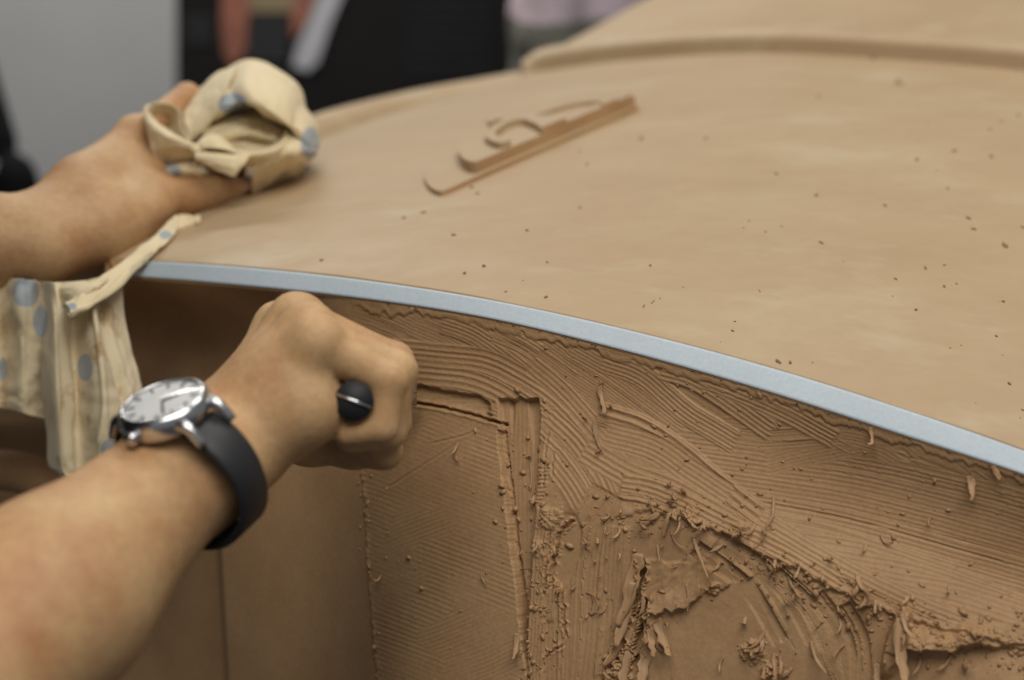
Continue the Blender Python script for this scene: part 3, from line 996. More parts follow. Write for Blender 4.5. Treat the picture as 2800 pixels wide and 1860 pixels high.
# hand-placed shavings: px, py, direction (deg, 90 = down), length mm, width mm, curl, twist, lift
for a in [(1638, 1052, 85, 17, 4.0, 0.6, 0.8, 0.25), (1640, 1040, 20, 8, 1.6, 3.0, 1.0, 0.3), (1628, 1148, 88, 17, 4.0, -1.0, 1.2, 0.5), (1632, 1230, 30, 9, 2.0, 5.0, 1.0, 0.2), (1670, 1100, 60, 6, 1.5, 4.0, 0.5, 0.3), (1590, 1140, 10, 7, 1.4, 2.0, 0.5, 0.2),
          (1800, 1400, 125, 14, 3.2, 1.2, 1.4, 0.4), (1775, 1425, 140, 12, 3.0, 3.5, 1.0, 0.2), (1840, 1350, 70, 13, 2.6, 4.5, 2.0, 0.6), (1850, 1360, 120, 15, 2.4, 3.0, 2.0, 0.5), (1845, 1390, 95, 14, 2.6, 2.0, 1.5, 0.4), (1835, 1400, 110, 12, 2.8, -1.0, 1.0, 0.4), (1862, 1340, 40, 10, 2.2, 5.0, 1.4, 0.7), (1858, 1412, 80, 16, 1.8, 1.0, 1.0, 0.3), (1870, 1400, 65, 18, 1.8, 0.8, 0.8, 0.3), (1840, 1330, 200, 9, 1.6, 4.5, 1.0, 0.4),
          (1690, 1440, 62, 9, 1.8, 0.6, 0.3, 0.25), (1832, 1450, 78, 18, 1.3, 0.2, 0.2, 0.06), (1795, 1490, 75, 9, 1.4, 0.6, 0.3, 0.2), (1805, 1490, 20, 6, 1.5, 5.0, 0.8, 0.3), (1890, 1460, 70, 24, 1.8, 0.4, 0.6, 0.1), (1925, 1420, 98, 11, 2.4, 1.4, 0.6, 0.3), (1975, 1485, 135, 10, 1.7, 0.8, 0.5, 0.35), (1965, 1535, 105, 11, 1.8, 1.4, 0.6, 0.3), (1875, 1595, 72, 13, 1.9, -0.7, 0.4, 0.3), (1752, 1590, 100, 14, 3.4, -1.2, 0.8, 0.5), (1755, 1630, 62, 14, 2.4, -0.8, 0.8, 0.5),
          (1612, 1680, -30, 13, 4.0, -0.8, 0.3, 0.5), (1655, 1650, 85, 9, 2.6, 0.4, 0.4, 0.4), (1715, 1680, 20, 10, 1.3, 2.2, 0.6, 0.3), (1750, 1690, 62, 18, 5.0, 1.2, 1.2, 0.5), (1772, 1720, 78, 16, 4.6, 0.8, 0.8, 0.3), (1785, 1760, 60, 11, 2.6, 0.6, 1.6, 0.2), (1790, 1700, 160, 9, 2.0, 3.0, 1.0, 0.4), (1810, 1705, 10, 7, 1.4, 2.5, 0.6, 0.2),
          (1460, 1350, 110, 8, 3.0, 1.5, 1.2, 0.5), (1430, 1245, 20, 8, 2.2, 2.5, 1.6, 0.2), (1440, 1262, 70, 13, 1.2, -0.4, 0.4, 0.1), (1470, 1480, 60, 7, 2.2, 0.6, 0.6, 0.25), (1530, 1605, 100, 7, 2.4, 3.0, 1.5, 0.6), (1600, 1490, 45, 7, 1.6, 1.2, 0.5, 0.2), (1632, 1470, 80, 5, 1.8, 1.5, 0.4, 0.4),
          (1255, 1212, 115, 7, 1.8, 0.6, 0.5, 0.35), (1248, 1240, 78, 8, 1.4, 0.4, 0.3, 0.15), (1318, 1570, 75, 8, 1.6, 0.5, 0.3, 0.15), (1045, 1570, 80, 6, 2.2, 1.5, 0.8, 0.5), (1415, 1730, 95, 14, 3.4, 0.6, 0.6, 0.2),
          (2380, 1165, 92, 11, 2.6, 1.2, 1.4, 0.9), (2715, 1245, 75, 9, 3.4, 0.8, 0.5, 1.0), (2650, 1300, 80, 13, 4.4, 1.0, 1.2, 0.7), (2072, 1060, 85, 6, 1.6, 0.8, 0.5, 0.9), (2112, 1355, 76, 18, 2.0, 0.4, 0.5, 0.4), (2410, 1460, 92, 9, 1.8, 0.4, 0.4, 0.3), (2365, 1490, 90, 5, 1.8, 0.6, 0.4, 0.4),
          (2062, 1430, 92, 12, 2.6, 0.7, 0.8, 0.6), (2085, 1440, 85, 8, 1.8, 1.0, 0.5, 0.6), (2000, 1460, 30, 12, 3.0, 3.2, 1.4, 0.5), (2020, 1450, 60, 10, 2.8, 4.0, 1.0, 0.4), (1930, 1425, 95, 10, 2.6, 0.8, 0.5, 0.3), (2100, 1540, 70, 12, 3.4, 2.2, 1.2, 0.5), (2120, 1530, 100, 11, 3.0, 2.6, 1.0, 0.4), (2150, 1575, 65, 17, 2.6, 0.8, 0.8, 0.4), (2165, 1590, 55, 15, 2.4, 1.0, 0.8, 0.3), (2185, 1550, 100, 8, 2.0, 0.8, 0.4, 0.6), (2250, 1530, -20, 8, 2.2, 1.2, 0.5, 0.5),
          (2345, 1570, 95, 18, 4.2, 0.8, 1.4, 0.4), (2352, 1590, 105, 16, 3.6, 1.2, 1.2, 0.5), (2330, 1610, 80, 14, 3.0, 0.8, 0.8, 0.4), (2365, 1630, 85, 12, 3.0, 1.0, 0.6, 0.4), (2395, 1640, 95, 9, 2.4, 0.9, 0.6, 0.4), (2460, 1660, 120, 10, 3.0, 2.0, 1.0, 0.5), (2480, 1630, 95, 9, 2.4, 0.6, 0.6, 0.5),
          (2215, 1755, 88, 18, 2.6, 0.5, 0.9, 0.25), (2305, 1765, 140, 9, 2.2, 0.8, 0.6, 0.3), (2290, 1690, 55, 10, 1.8, 0.6, 0.4, 0.2), (2080, 1720, 85, 20, 2.4, 0.5, 0.8, 0.3), (2075, 1740, 70, 14, 3.0, 2.0, 1.0, 0.5), (2115, 1790, 100, 16, 3.4, 1.0, 1.2, 0.5), (2130, 1800, 80, 13, 2.8, 1.5, 1.0, 0.5), (2100, 1815, 130, 14, 3.2, 1.8, 1.0, 0.5), (2160, 1830, 120, 15, 3.0, 1.4, 1.0, 0.4), (2035, 1690, 120, 7, 2.6, 2.2, 0.8, 0.4), (1975, 1800, 135, 8, 1.6, 0.5, 0.3, 0.2),
          (2470, 1680, 95, 17, 3.4, 0.6, 0.8, 0.3), (2395, 1815, 90, 16, 4.0, 0.8, 1.0, 0.4), (2510, 1790, 75, 12, 2.0, 0.6, 0.4, 0.3), (2600, 1790, 110, 14, 2.4, 0.8, 0.6, 0.3), (2640, 1800, 88, 13, 3.6, 3.5, 1.0, 0.5), (2550, 1410, 150, 7, 1.6, 1.2, 0.5, 0.4), (2595, 1600, 95, 7, 1.8, 0.8, 0.5, 0.4)]:
    shaving(*a)
for a in [(1740, 1512, 98, 34, 10, -0.3, 0.5, 0.14), (1728, 1590, 102, 30, 8, -0.2, 0.5, 0.18), (1722, 1690, 112, 26, 9, 0.1, 0.6, 0.2), (1752, 1705, 100, 30, 8, -0.1, 0.7, 0.2), (1786, 1692, 72, 20, 7, 0.3, 0.9, 0.3), (1768, 1762, 108, 20, 8, 0.3, 0.6, 0.3), (1716, 1780, 105, 18, 8, 0.2, 0.7, 0.2), (2462, 1690, 95, 30, 8, 0.0, 0.6, 0.15)]:
    shaving(*a)
for k in range(90):
    x = random.uniform(1500, 2700)
    yr = float(np.interp(x, RID[:, 0], RID[:, 1], left=1420))
    y = yr + random.gauss(10, 30) if k < 55 else yr + random.uniform(20, 330)
    if y > 1850 or y < 1330:
        continue
    shaving(x, y, random.uniform(30, 150), random.uniform(2, 7), random.uniform(0.6, 1.7), random.uniform(0.5, 5.0), random.uniform(0, 2.2), random.uniform(0.1, 0.8))


def chunk(name, px, py, r, parent=ROOT, stretch=1.0, hood=True, m='crumb'):
    p, n = on_hood(px, py) if hood else on_face(px, py)
    bm = bmesh.new()
    bmesh.ops.create_icosphere(bm, subdivisions=1, radius=1)
    r = r * 0.72 / 1000.0
    a = random.uniform(-0.5, 0.5)
    for v in bm.verts:
        v.co *= random.uniform(0.7, 1.25)
        v.co = Vector((v.co.x * r * stretch, v.co.y * r, v.co.z * r * 0.7))
    R = Vector(n).to_track_quat('Z', 'X').to_matrix().to_4x4()
    bmesh.ops.rotate(bm, matrix=Matrix.Rotation(a, 3, 'Z'), verts=bm.verts)
    bmesh.ops.transform(bm, matrix=Matrix.Translation(Vector(p + n * r * 0.3)) @ R, verts=bm.verts)
    me = bpy.data.meshes.new(name)
    bm.to_mesh(me)
    bm.free()
    return link(name, me, M[m], parent)


BIG = [(2398, 38, 3.4, 1.0), (2455, 222, 2.4, 1.2), (2463, 231, 2.6, 1.3), (2447, 230, 2.0, 1.0), (2238, 265, 2.0, 1.0), (2507, 437, 1.8, 2.0), (2123, 476, 1.6, 2.0), (2232, 534, 1.6, 2.2), (2420, 563, 1.2, 2.4), (2246, 665, 1.2, 2.8), (2648, 598, 1.3, 2.6), (2710, 428, 1.5, 3.0), (2708, 356, 1.4, 2.0), (2738, 333, 1.3, 2.6), (2785, 316, 1.4, 2.0), (2745, 671, 1.6, 3.0), (2752, 674, 1.4, 2.8), (2796, 622, 1.2, 2.6), (2530, 733, 1.1, 3.2), (2582, 784, 1.3, 2.2), (2448, 763, 1.1, 2.4), (2505, 848, 1.3, 1.2), (2592, 516, 1.3, 1.5), (1753, 380, 1.9, 2.6), (1270, 748, 1.6, 1.3), (1323, 729, 1.7, 1.3), (1496, 718, 1.2, 1.0), (1494, 813, 1.4, 1.6), (1158, 582, 1.6, 2.0), (1105, 596, 1.4, 2.0), (880, 712, 1.4, 1.6), (1290, 513, 2.0, 1.3), (1306, 530, 1.8, 1.3), (2760, 1050, 1.3, 1.2), (2128, 990, 1.5, 2.2), (2160, 992, 1.3, 1.5), (2003, 905, 0.9, 2.0), (1930, 380, 1.6, 1.0), (1605, 451, 1.5, 1.2), (1586, 568, 1.3, 1.4), (1890, 1070, 1.2, 1.2)]
for (x, y, r, s) in BIG:
    chunk('clay_crumb', x, y, r, stretch=s)
# the dark hairline crack and its splinters
for (x, y, s, r) in [(1785, 826, 8, 0.55), (1805, 817, 5, 0.4), (1760, 838, 5, 0.7), (1868, 786, 6, 0.35), (2077, 796, 6, 0.45)]:
    c = chunk('clay_splinter', x, y, r, stretch=s)


def ico():
    bm = bmesh.new()
    bmesh.ops.create_icosphere(bm, subdivisions=1, radius=1)
    v = np.array([x.co[:] for x in bm.verts])
    f = np.array([[x.index for x in p.verts] for p in bm.faces])
    bm.free()
    return v, f


IV, IF = ico()


def scatter(name, pts, m):
    Vs, Ts, k = [], [], 0
    for (p, n, r, el) in pts:
        a = np.cross(n, [0.3, 0.5, 0.8])
        a /= np.linalg.norm(a)
        b = np.cross(n, a)
        th = random.uniform(0, 6.28)
        e1, e2 = a * math.cos(th) + b * math.sin(th), -a * math.sin(th) + b * math.cos(th)
        v = IV * RNG.uniform(0.65, 1.3, (len(IV), 1))
        Vs.append(p + n * r * 0.35 + r * (v[:, :1] * el * e1 + v[:, 1:2] * e2 + v[:, 2:] * n * 0.8))
        Ts.append(IF + k)
        k += len(IV)
    return link(name, mesh_np(name, np.concatenate(Vs), None, np.concatenate(Ts), smooth=False), m, ROOT, kind='stuff')


pts = []
for k in range(1250):
    x = RNG.uniform(1000, 2850)
    u = RNG.random()
    if u < 0.45:
        x = max(x, RNG.uniform(1490, 2850))
        y = float(np.interp(x, RID[:, 0], RID[:, 1], left=1400)) + RNG.normal(10, 38)
    elif u < 0.6:
        x = 1478 + RNG.normal(0, 26)
        y = RNG.uniform(1250, 1860)
    elif u < 0.68:
        y = RNG.uniform(1200, 1860)
        x = 985 + 0.075 * (y - 1230) + RNG.normal(6, 16)
        if RNG.random() < 0.5:
            continue
    elif u < 0.74:
        y = RNG.uniform(1150, 1860)
        x = np.interp(y, [1160, 1550, 1860], [1372, 1412, 1442]) + RNG.normal(0, 9)
    else:
        y = RNG.uniform(float(ylow(x)) + 25, 1880)
    if y < float(ylow(x)) + 8 or y > 1900:
        continue
    p, n = on_face(x, y)
    pts.append((p, n, float(np.clip(RNG.lognormal(-7.75, 0.6), 0.00018, 0.0016)), RNG.uniform(1, 2.2)))
scatter('clay_grit', pts, M['curl'])
pts = []
for k in range(110):
    x = RNG.uniform(1000, 2850)
    y = RNG.uniform(120, 1200)
    if y > float(yup(x)) - 8 or y < float(np.interp(x, FAR[:, 0], FAR[:, 1])) + 12:
        continue
    if RNG.random() > 0.25 + 0.75 * (x - 1000) / 1800:
        continue
    p, n = on_hood(x, y)
    pts.append((p, n, float(np.clip(RNG.lognormal(-7.7, 0.45), 0.0002, 0.0011)), RNG.uniform(1, 2.6)))
for k in range(60):
    x = RNG.uniform(1050, 2800)
    p, n = on_face(x, float(ylow(x)) + 3)
    pts.append((p, n, RNG.uniform(0.0003, 0.0008), 1.5))
scatter('hood_grit', pts, M['crumb'])


# ------------------------------------------------------------------ bodies : signed distance fields, smooth-blended, then meshed
def surface_nets(D, org, h):
    nx, ny, nz = D.shape
    s = D < 0
    c = np.zeros((nx - 1, ny - 1, nz - 1), np.int8)
    cor = [(i, j, k) for i in (0, 1) for j in (0, 1) for k in (0, 1)]
    for (i, j, k) in cor:
        c += s[i:nx - 1 + i, j:ny - 1 + j, k:nz - 1 + k]
    act = np.argwhere((c > 0) & (c < 8))
    idx = np.full(c.shape, -1, np.int32)
    idx[act[:, 0], act[:, 1], act[:, 2]] = np.arange(len(act))
    pos = np.zeros((len(act), 3))
    cnt = np.zeros(len(act))
    for a in cor:
        for ax in range(3):
            if a[ax]:
                continue
            b = list(a)
            b[ax] = 1
            va = D[act[:, 0] + a[0], act[:, 1] + a[1], act[:, 2] + a[2]]
            vb = D[act[:, 0] + b[0], act[:, 1] + b[1], act[:, 2] + b[2]]
            m = (va < 0) != (vb < 0)
            t = np.where(m, va / np.where(m, va - vb, 1), 0)
            p = np.tile(np.array(a, float), (len(act), 1))
            p[:, ax] += t
            pos[m] += p[m]
            cnt[m] += 1
    V = org + h * (act + pos / cnt[:, None])
    Q = []
    for ax in range(3):
        o1, o2 = (ax + 1) % 3, (ax + 2) % 3
        sl0 = [slice(None)] * 3
        sl1 = [slice(None)] * 3
        sl0[ax] = slice(0, -1)
        sl1[ax] = slice(1, None)
        a, b = s[tuple(sl0)], s[tuple(sl1)]
        e = np.argwhere(a != b)
        e = e[(e[:, o1] > 0) & (e[:, o2] > 0) & (e[:, o1] < D.shape[o1] - 1) & (e[:, o2] < D.shape[o2] - 1)]
        def at(d1, d2):
            f = e.copy()
            f[:, o1] += d1
            f[:, o2] += d2
            return idx[f[:, 0], f[:, 1], f[:, 2]]
        q = np.stack([at(-1, -1), at(0, -1), at(0, 0), at(-1, 0)], -1)
        fl = ~a[e[:, 0], e[:, 1], e[:, 2]]
        q[fl] = q[fl][:, ::-1]
        Q.append(q)
    return V, np.concatenate(Q)


def body(prims, h):
    """prims: ('c', a, b, ra, rb, k) tapered capsule / ('e', centre, R(3x3 rows), radii, k) ellipsoid / negative k carves"""
    lo = np.min([np.minimum(np.array(p[1]) - 0, np.array(p[2]) if p[0] == 'c' else p[1]) - (max(p[3], p[4]) if p[0] == 'c' else max(p[3])) for p in prims], 0) - 4 * h
    hi = np.max([np.maximum(np.array(p[1]) - 0, np.array(p[2]) if p[0] == 'c' else p[1]) + (max(p[3], p[4]) if p[0] == 'c' else max(p[3])) for p in prims], 0) + 4 * h
    n = np.ceil((hi - lo) / h).astype(int) + 1
    CAP = 0.06
    D = np.full(n, CAP, np.float32)
    ax = [lo[i] + h * np.arange(n[i]) for i in range(3)]
    for p in prims:
        k = p[5] if p[0] == 'c' else p[4]
        kk = abs(k)
        if p[0] == 'c':
            a, b, ra, rb = np.array(p[1], float), np.array(p[2], float), p[3], p[4]
            l, u = np.minimum(a, b) - max(ra, rb), np.maximum(a, b) + max(ra, rb)
        else:
            a, R, rr = np.array(p[1], float), np.array(p[2], float), np.array(p[3], float)
            l, u = a - rr.max(), a + rr.max()
        pad = kk + 4 * h
        i0 = [max(0, int((l[i] - pad - lo[i]) / h)) for i in range(3)]
        i1 = [min(n[i], int((u[i] + pad - lo[i]) / h) + 2) for i in range(3)]
        sl = tuple(slice(i0[i], i1[i]) for i in range(3))
        X = ax[0][sl[0]][:, None, None]
        Y = ax[1][sl[1]][None, :, None]
        Z = ax[2][sl[2]][None, None, :]
        if p[0] == 'c':
            v = b - a
            L2 = v @ v + 1e-12
            t = np.clip(((X - a[0]) * v[0] + (Y - a[1]) * v[1] + (Z - a[2]) * v[2]) / L2, 0, 1)
            d = np.sqrt((X - a[0] - t * v[0]) ** 2 + (Y - a[1] - t * v[1]) ** 2 + (Z - a[2] - t * v[2]) ** 2) - (ra + (rb - ra) * t)
        else:
            dx, dy, dz = X - a[0], Y - a[1], Z - a[2]
            q = [(dx * R[i][0] + dy * R[i][1] + dz * R[i][2]) / rr[i] for i in range(3)]
            k0 = np.sqrt(q[0] ** 2 + q[1] ** 2 + q[2] ** 2)
            k1 = np.sqrt((q[0] / rr[0]) ** 2 + (q[1] / rr[1]) ** 2 + (q[2] / rr[2]) ** 2) + 1e-9
            d = k0 * (k0 - 1) / k1
        A = D[sl]
        if k >= 0:
            hh = np.maximum(kk - np.abs(A - d), 0) / max(kk, 1e-6)
            D[sl] = np.minimum(A, d) - hh * hh * kk * 0.25
        else:
            hh = np.maximum(kk - np.abs(A + d), 0) / kk
            D[sl] = np.maximum(A, -d) + hh * hh * kk * 0.25
    return surface_nets(D, lo, h)


def cap(a, b, ra, rb, k=0.006):
    return ('c', W(*a) if len(a) == 3 and a[2] < 3 and abs(a[0]) > 3 else np.array(a), W(*b) if abs(b[0]) > 3 else np.array(b), ra / 1000.0, rb / 1000.0, k)


def chain(pts, rads, k=0.004):
    return [cap(pts[i], pts[i + 1], rads[i], rads[i + 1], k) for i in range(len(pts) - 1)]


# the modeller: bare forearms and hands, dark short-sleeved shirt, standing left of the picture
def w2(*a): return np.array(a, float)

SH_R, SH_L = w2(-0.43, 0.47, 1.38), w2(-0.50, 0.90, 1.41)
EL_R = W(-420, 2120, 0.62)
EL_L = W(-1150, 900, 1.02)

right = []
wr_ = (632, 1200, 0.785)
wd = (660, 1225, 0.778)
# forearm : two bones side by side so the wrist is oval
right += [('c', EL_R, W(135, 1640, 0.70), 0.046, 0.0385, 0.02), ('c', W(135, 1640, 0.70), W(520, 1275, 0.762), 0.0385, 0.0268, 0.02), ('c', W(520, 1275, 0.762), W(632, 1190, 0.788), 0.0265, 0.0235, 0.012),
          ('c', W(560, 1300, 0.757), W(672, 1225, 0.776), 0.019, 0.019, 0.014), ('c', W(632, 1190, 0.788), W(700, 1110, 0.800), 0.0235, 0.022, 0.012)]
MCP = {'i': (772, 905, 0.828), 'm': (818, 882, 0.812), 'r': (848, 908, 0.794), 'p': (872, 942, 0.774)}
PIP = {'i': (1030, 975, 0.845), 'm': (1074, 992, 0.824), 'r': (1084, 1016, 0.800), 'p': (1062, 1040, 0.778)}
DIP = {'i': (1058, 1130, 0.842), 'm': (1076, 1160, 0.820), 'r': (1066, 1180, 0.799), 'p': (1046, 1168, 0.777)}
TIP = {'i': (985, 1165, 0.832), 'm': (975, 1185, 0.815), 'r': (958, 1196, 0.797), 'p': (950, 1184, 0.780)}
RAD = {'i': (11.2, 9.2, 8.2, 7.2), 'm': (11.6, 9.6, 8.6, 7.6), 'r': (11.2, 9.2, 8.2, 7.2), 'p': (10.0, 8.4, 7.4, 6.6)}
for f in 'imrp':
    right += [('c', W(655, 1160, 0.795 + {'i': 0.012, 'm': 0.006, 'r': 0, 'p': -0.008}[f]), W(*MCP[f]), 0.018, RAD[f][0] / 1000 + 0.001, 0.010)]
right += [('e', W(785, 1060, 0.790), np.eye(3), (0.024, 0.022, 0.022), 0.014), ('e', W(800, 1120, 0.776), np.eye(3), (0.022, 0.017, 0.018), 0.012), ('c', W(690, 1170, 0.785), W(840, 1120, 0.778), 0.020, 0.014, 0.010),
          ('c', W(870, 985, 0.80), W(850, 1100, 0.80), 0.014, 0.014, 0.008), ('c', W(840, 960, 0.815), W(830, 1100, 0.82), 0.018, 0.016, 0.01)]
for f in 'imrp':
    right += [('e', W(MCP[f][0] - 6, MCP[f][1] - 6, MCP[f][2]), np.eye(3), (0.0128, 0.0128, 0.0128), 0.006)]
    right += chain([MCP[f], PIP[f], DIP[f], TIP[f]], RAD[f], 0.0015)
    right += [('e', W(*PIP[f]), np.eye(3), (RAD[f][1] / 1000 + 0.0008,) * 3, 0.003), ('c', W(640, 1180, 0.787 + {'i': 0.01, 'm': 0.004, 'r': -0.002, 'p': -0.008}[f]) + np.array([-0.006, 0, 0.012]), W(MCP[f][0] - 22, MCP[f][1] - 30, MCP[f][2]), 0.006, 0.0062, 0.006)]
right += chain([(735, 1165, 0.815), (850, 1195, 0.845), (965, 1215, 0.835), (1050, 1236, 0.812)], (17, 13.5, 11, 9), 0.007)

left = []
left += [('c', EL_L, W(-480, 720, 1.055), 0.046, 0.038, 0.02), ('c', W(-480, 720, 1.055), W(-60, 655, 1.085), 0.038, 0.0275, 0.02), ('c', W(-60, 655, 1.085), W(80, 640, 1.10), 0.0275, 0.026, 0.014), ('c', W(-40, 690, 1.075), W(120, 690, 1.085), 0.020, 0.021, 0.014)]
LM = {'i': (372, 372, 1.185), 'm': (392, 392, 1.212), 'r': (395, 425, 1.237), 'p': (380, 460, 1.258)}
LP = {'i': (512, 262, 1.235), 'm': (545, 300, 1.262), 'r': (550, 345, 1.285), 'p': (520, 400, 1.295)}
LD = {'i': (600, 330, 1.262), 'm': (625, 365, 1.285), 'r': (620, 410, 1.30), 'p': (590, 450, 1.305)}
LTp = {'i': (640, 400, 1.262), 'm': (660, 430, 1.280), 'r': (650, 465, 1.29), 'p': (620, 500, 1.295)}
for f in 'imrp':
    left += [('c', W(95, 640, 1.10 + {'i': 0, 'm': 0.008, 'r': 0.016, 'p': 0.024}[f]), W(*LM[f]), 0.021, RAD[f][0] / 1000 + 0.002, 0.012)]
    left += [('e', W(LM[f][0] - 6, LM[f][1] - 4, LM[f][2]), np.eye(3), (0.0125, 0.0125, 0.0125), 0.008)]
    left += chain([LM[f], LP[f], LD[f], LTp[f]], RAD[f], 0.004)
left += [('e', W(250, 600, 1.125), np.eye(3), (0.030, 0.028, 0.027), 0.016), ('c', W(110, 680, 1.085), W(290, 625, 1.115), 0.022, 0.021, 0.012), ('c', W(230, 520, 1.14), W(370, 470, 1.165), 0.022, 0.016, 0.014), ('c', W(280, 640, 1.11), W(400, 580, 1.135), 0.019, 0.0155, 0.010)]
left += chain([(250, 590, 1.12), (415, 552, 1.145), (572, 527, 1.176), (655, 520, 1.196)], (19, 15.0, 11.2, 9.2), 0.008)
left += [('c', W(400, 520, 1.15), W(420, 455, 1.175), 0.013, 0.011, 0.012)]

Va, Qa = body(right, 0.0021)
Vb, Qb = body(left, 0.0023)
HEAD = w2(-0.33, 0.74, 1.63)
trunk = [('c', EL_R, SH_R, 0.043, 0.060, 0.02), ('c', EL_L, SH_L, 0.043, 0.060, 0.02), ('c', SH_R, SH_L, 0.075, 0.075, 0.05), ('c', w2(-0.51, 0.58, 1.30), w2(-0.68, 0.63, 0.98), 0.125, 0.12, 0.08), ('c', w2(-0.56, 0.78, 1.30), w2(-0.72, 0.80, 0.98), 0.125, 0.12, 0.08),
         ('c', w2(-0.47, 0.70, 1.43), w2(-0.37, 0.73, 1.56), 0.058, 0.056, 0.04), ('e', HEAD, np.eye(3), (0.098, 0.078, 0.115), 0.03), ('c', HEAD + w2(0.085, 0, -0.01), HEAD + w2(0.108, 0, -0.03), 0.012, 0.014, 0.015), ('e', HEAD + w2(0.04, 0, -0.085), np.eye(3), (0.05, 0.045, 0.04), 0.03),
         ('e', HEAD + w2(0, 0.078, -0.01), np.eye(3), (0.02, 0.012, 0.032), 0.008), ('e', HEAD + w2(0, -0.078, -0.01), np.eye(3), (0.02, 0.012, 0.032), 0.008),
         ('c', w2(-0.68, 0.64, 0.98), w2(-0.70, 0.62, 0.5), 0.10, 0.07, 0.05), ('c', w2(-0.72, 0.80, 0.98), w2(-0.74, 0.86, 0.5), 0.10, 0.07, 0.05), ('c', w2(-0.70, 0.62, 0.5), w2(-0.74, 0.60, 0.08), 0.068, 0.045, 0.03), ('c', w2(-0.74, 0.86, 0.5), w2(-0.78, 0.88, 0.08), 0.068, 0.045, 0.03),
         ('c', w2(-0.76, 0.60, 0.05), w2(-0.58, 0.60, 0.045), 0.046, 0.04, 0.03), ('c', w2(-0.80, 0.88, 0.05), w2(-0.62, 0.90, 0.045), 0.046, 0.04, 0.03)]
Vc, Qc = body(trunk, 0.009)
V = np.concatenate([Va, Vb, Vc])
Q = np.concatenate([Qa, Qb + len(Va), Qc + len(Va) + len(Vb)])
me = mesh_np('person', V, Q)
MOD = link('person', me, [M['skin'], M['shirt'], M['hair']], label='modeller leaning in with a cloth in one hand and a scraper in the other', cat='person')
cen = V[Q].mean(1)
mi = np.zeros(len(Q), np.int32)
isT = np.arange(len(Q)) >= len(Qa) + len(Qb)
dR = np.linalg.norm(cen - SH_R, axis=1)
dL = np.linalg.norm(cen - SH_L, axis=1)
near_el = np.minimum(np.linalg.norm(cen - EL_R, axis=1), np.linalg.norm(cen - EL_L, axis=1)) < 0.10
mi[isT & (cen[:, 2] < 1.49) & ~near_el] = 1
mi[isT & (cen[:, 2] > 1.50) & (cen[:, 2] > HEAD[2] + 0.005 + 0.5 * (cen[:, 0] - HEAD[0]))] = 2
me.polygons.foreach_set('material_index', mi)

# thumb nail of the hand with the cloth
c = W(668, 508, 1.189)
bm = bmesh.new()
bmesh.ops.create_icosphere(bm, subdivisions=3, radius=1)
ax_ = (W(668, 508, 1.19) - W(572, 527, 1.176))
ax_ /= np.linalg.norm(ax_)
nn = -FWD * 0.8 + UP * 0.6
nn -= ax_ * (nn @ ax_)
nn /= np.linalg.norm(nn)
bb = np.cross(nn, ax_)
Mx = Matrix(((ax_[0] * .0065, bb[0] * .0052, nn[0] * .0016, c[0]), (ax_[1] * .0065, bb[1] * .0052, nn[1] * .0016, c[1]), (ax_[2] * .0065, bb[2] * .0052, nn[2] * .0016, c[2]), (0, 0, 0, 1)))
bmesh.ops.transform(bm, matrix=Mx, verts=bm.verts)
for f in bm.faces:
    f.smooth = True
me = bpy.data.meshes.new('thumb_nail')
bm.to_mesh(me)
bm.free()
link('thumb_nail', me, M['nail'], MOD)

# ------------------------------------------------------------------ wristwatch on the near wrist
wc = W(520, 1300, 0.755)
axis = W(632, 1190, 0.788) - W(330, 1457, 0.731)
axis /= np.linalg.norm(axis)
dor = -RT * 0.25 + UP * 0.86 - FWD * 0.46
dor -= axis * (dor @ axis)
dor /= np.linalg.norm(dor)
lat_ = np.cross(axis, dor)
watch = empty('wristwatch', tuple(wc), 'steel wristwatch with black rubber strap on the forearm nearest the viewer', 'watch')


def ring_strap(a0, a1, ra, rb, wid, th, n=60):
    an = np.linspace(a0, a1, n)
    G = np.zeros((n, 5, 3))
    for k, a in enumerate(an):
        c_ = wc + dor * ra * math.cos(a) + lat_ * rb * math.sin(a)
        for j, s in enumerate((-1, -0.9, 0, 0.9, 1)):
            w = wid * (0.82 + 0.18 * abs(math.cos(a)))
            nrm = dor * math.cos(a) / ra + lat_ * math.sin(a) / rb
            nrm /= np.linalg.norm(nrm)
            G[k, j] = c_ + axis * w * s / 2 + nrm * (th * (0.55 if abs(s) == 1 else 1))
    return sheet(G, th)


V, q = ring_strap(math.radians(28), math.radians(332), 0.0292, 0.0318, 0.0195, 0.0024)
link('strap', mesh_np('strap', V, q), M['rubber'], watch)


def lathe(profile, n=48):
    V, q = [], []
    for (r, z) in profile:
        for k in range(n):
            a = 2 * math.pi * k / n
            V.append(wc + dor * (0.0285 + z) + (axis * math.cos(a) + lat_ * math.sin(a)) * r * 0.98)
    for i in range(len(profile) - 1):
        for k in range(n):
            q.append((i * n + k, i * n + (k + 1) % n, (i + 1) * n + (k + 1) % n, (i + 1) * n + k))
    return np.array(V), np.array(q)


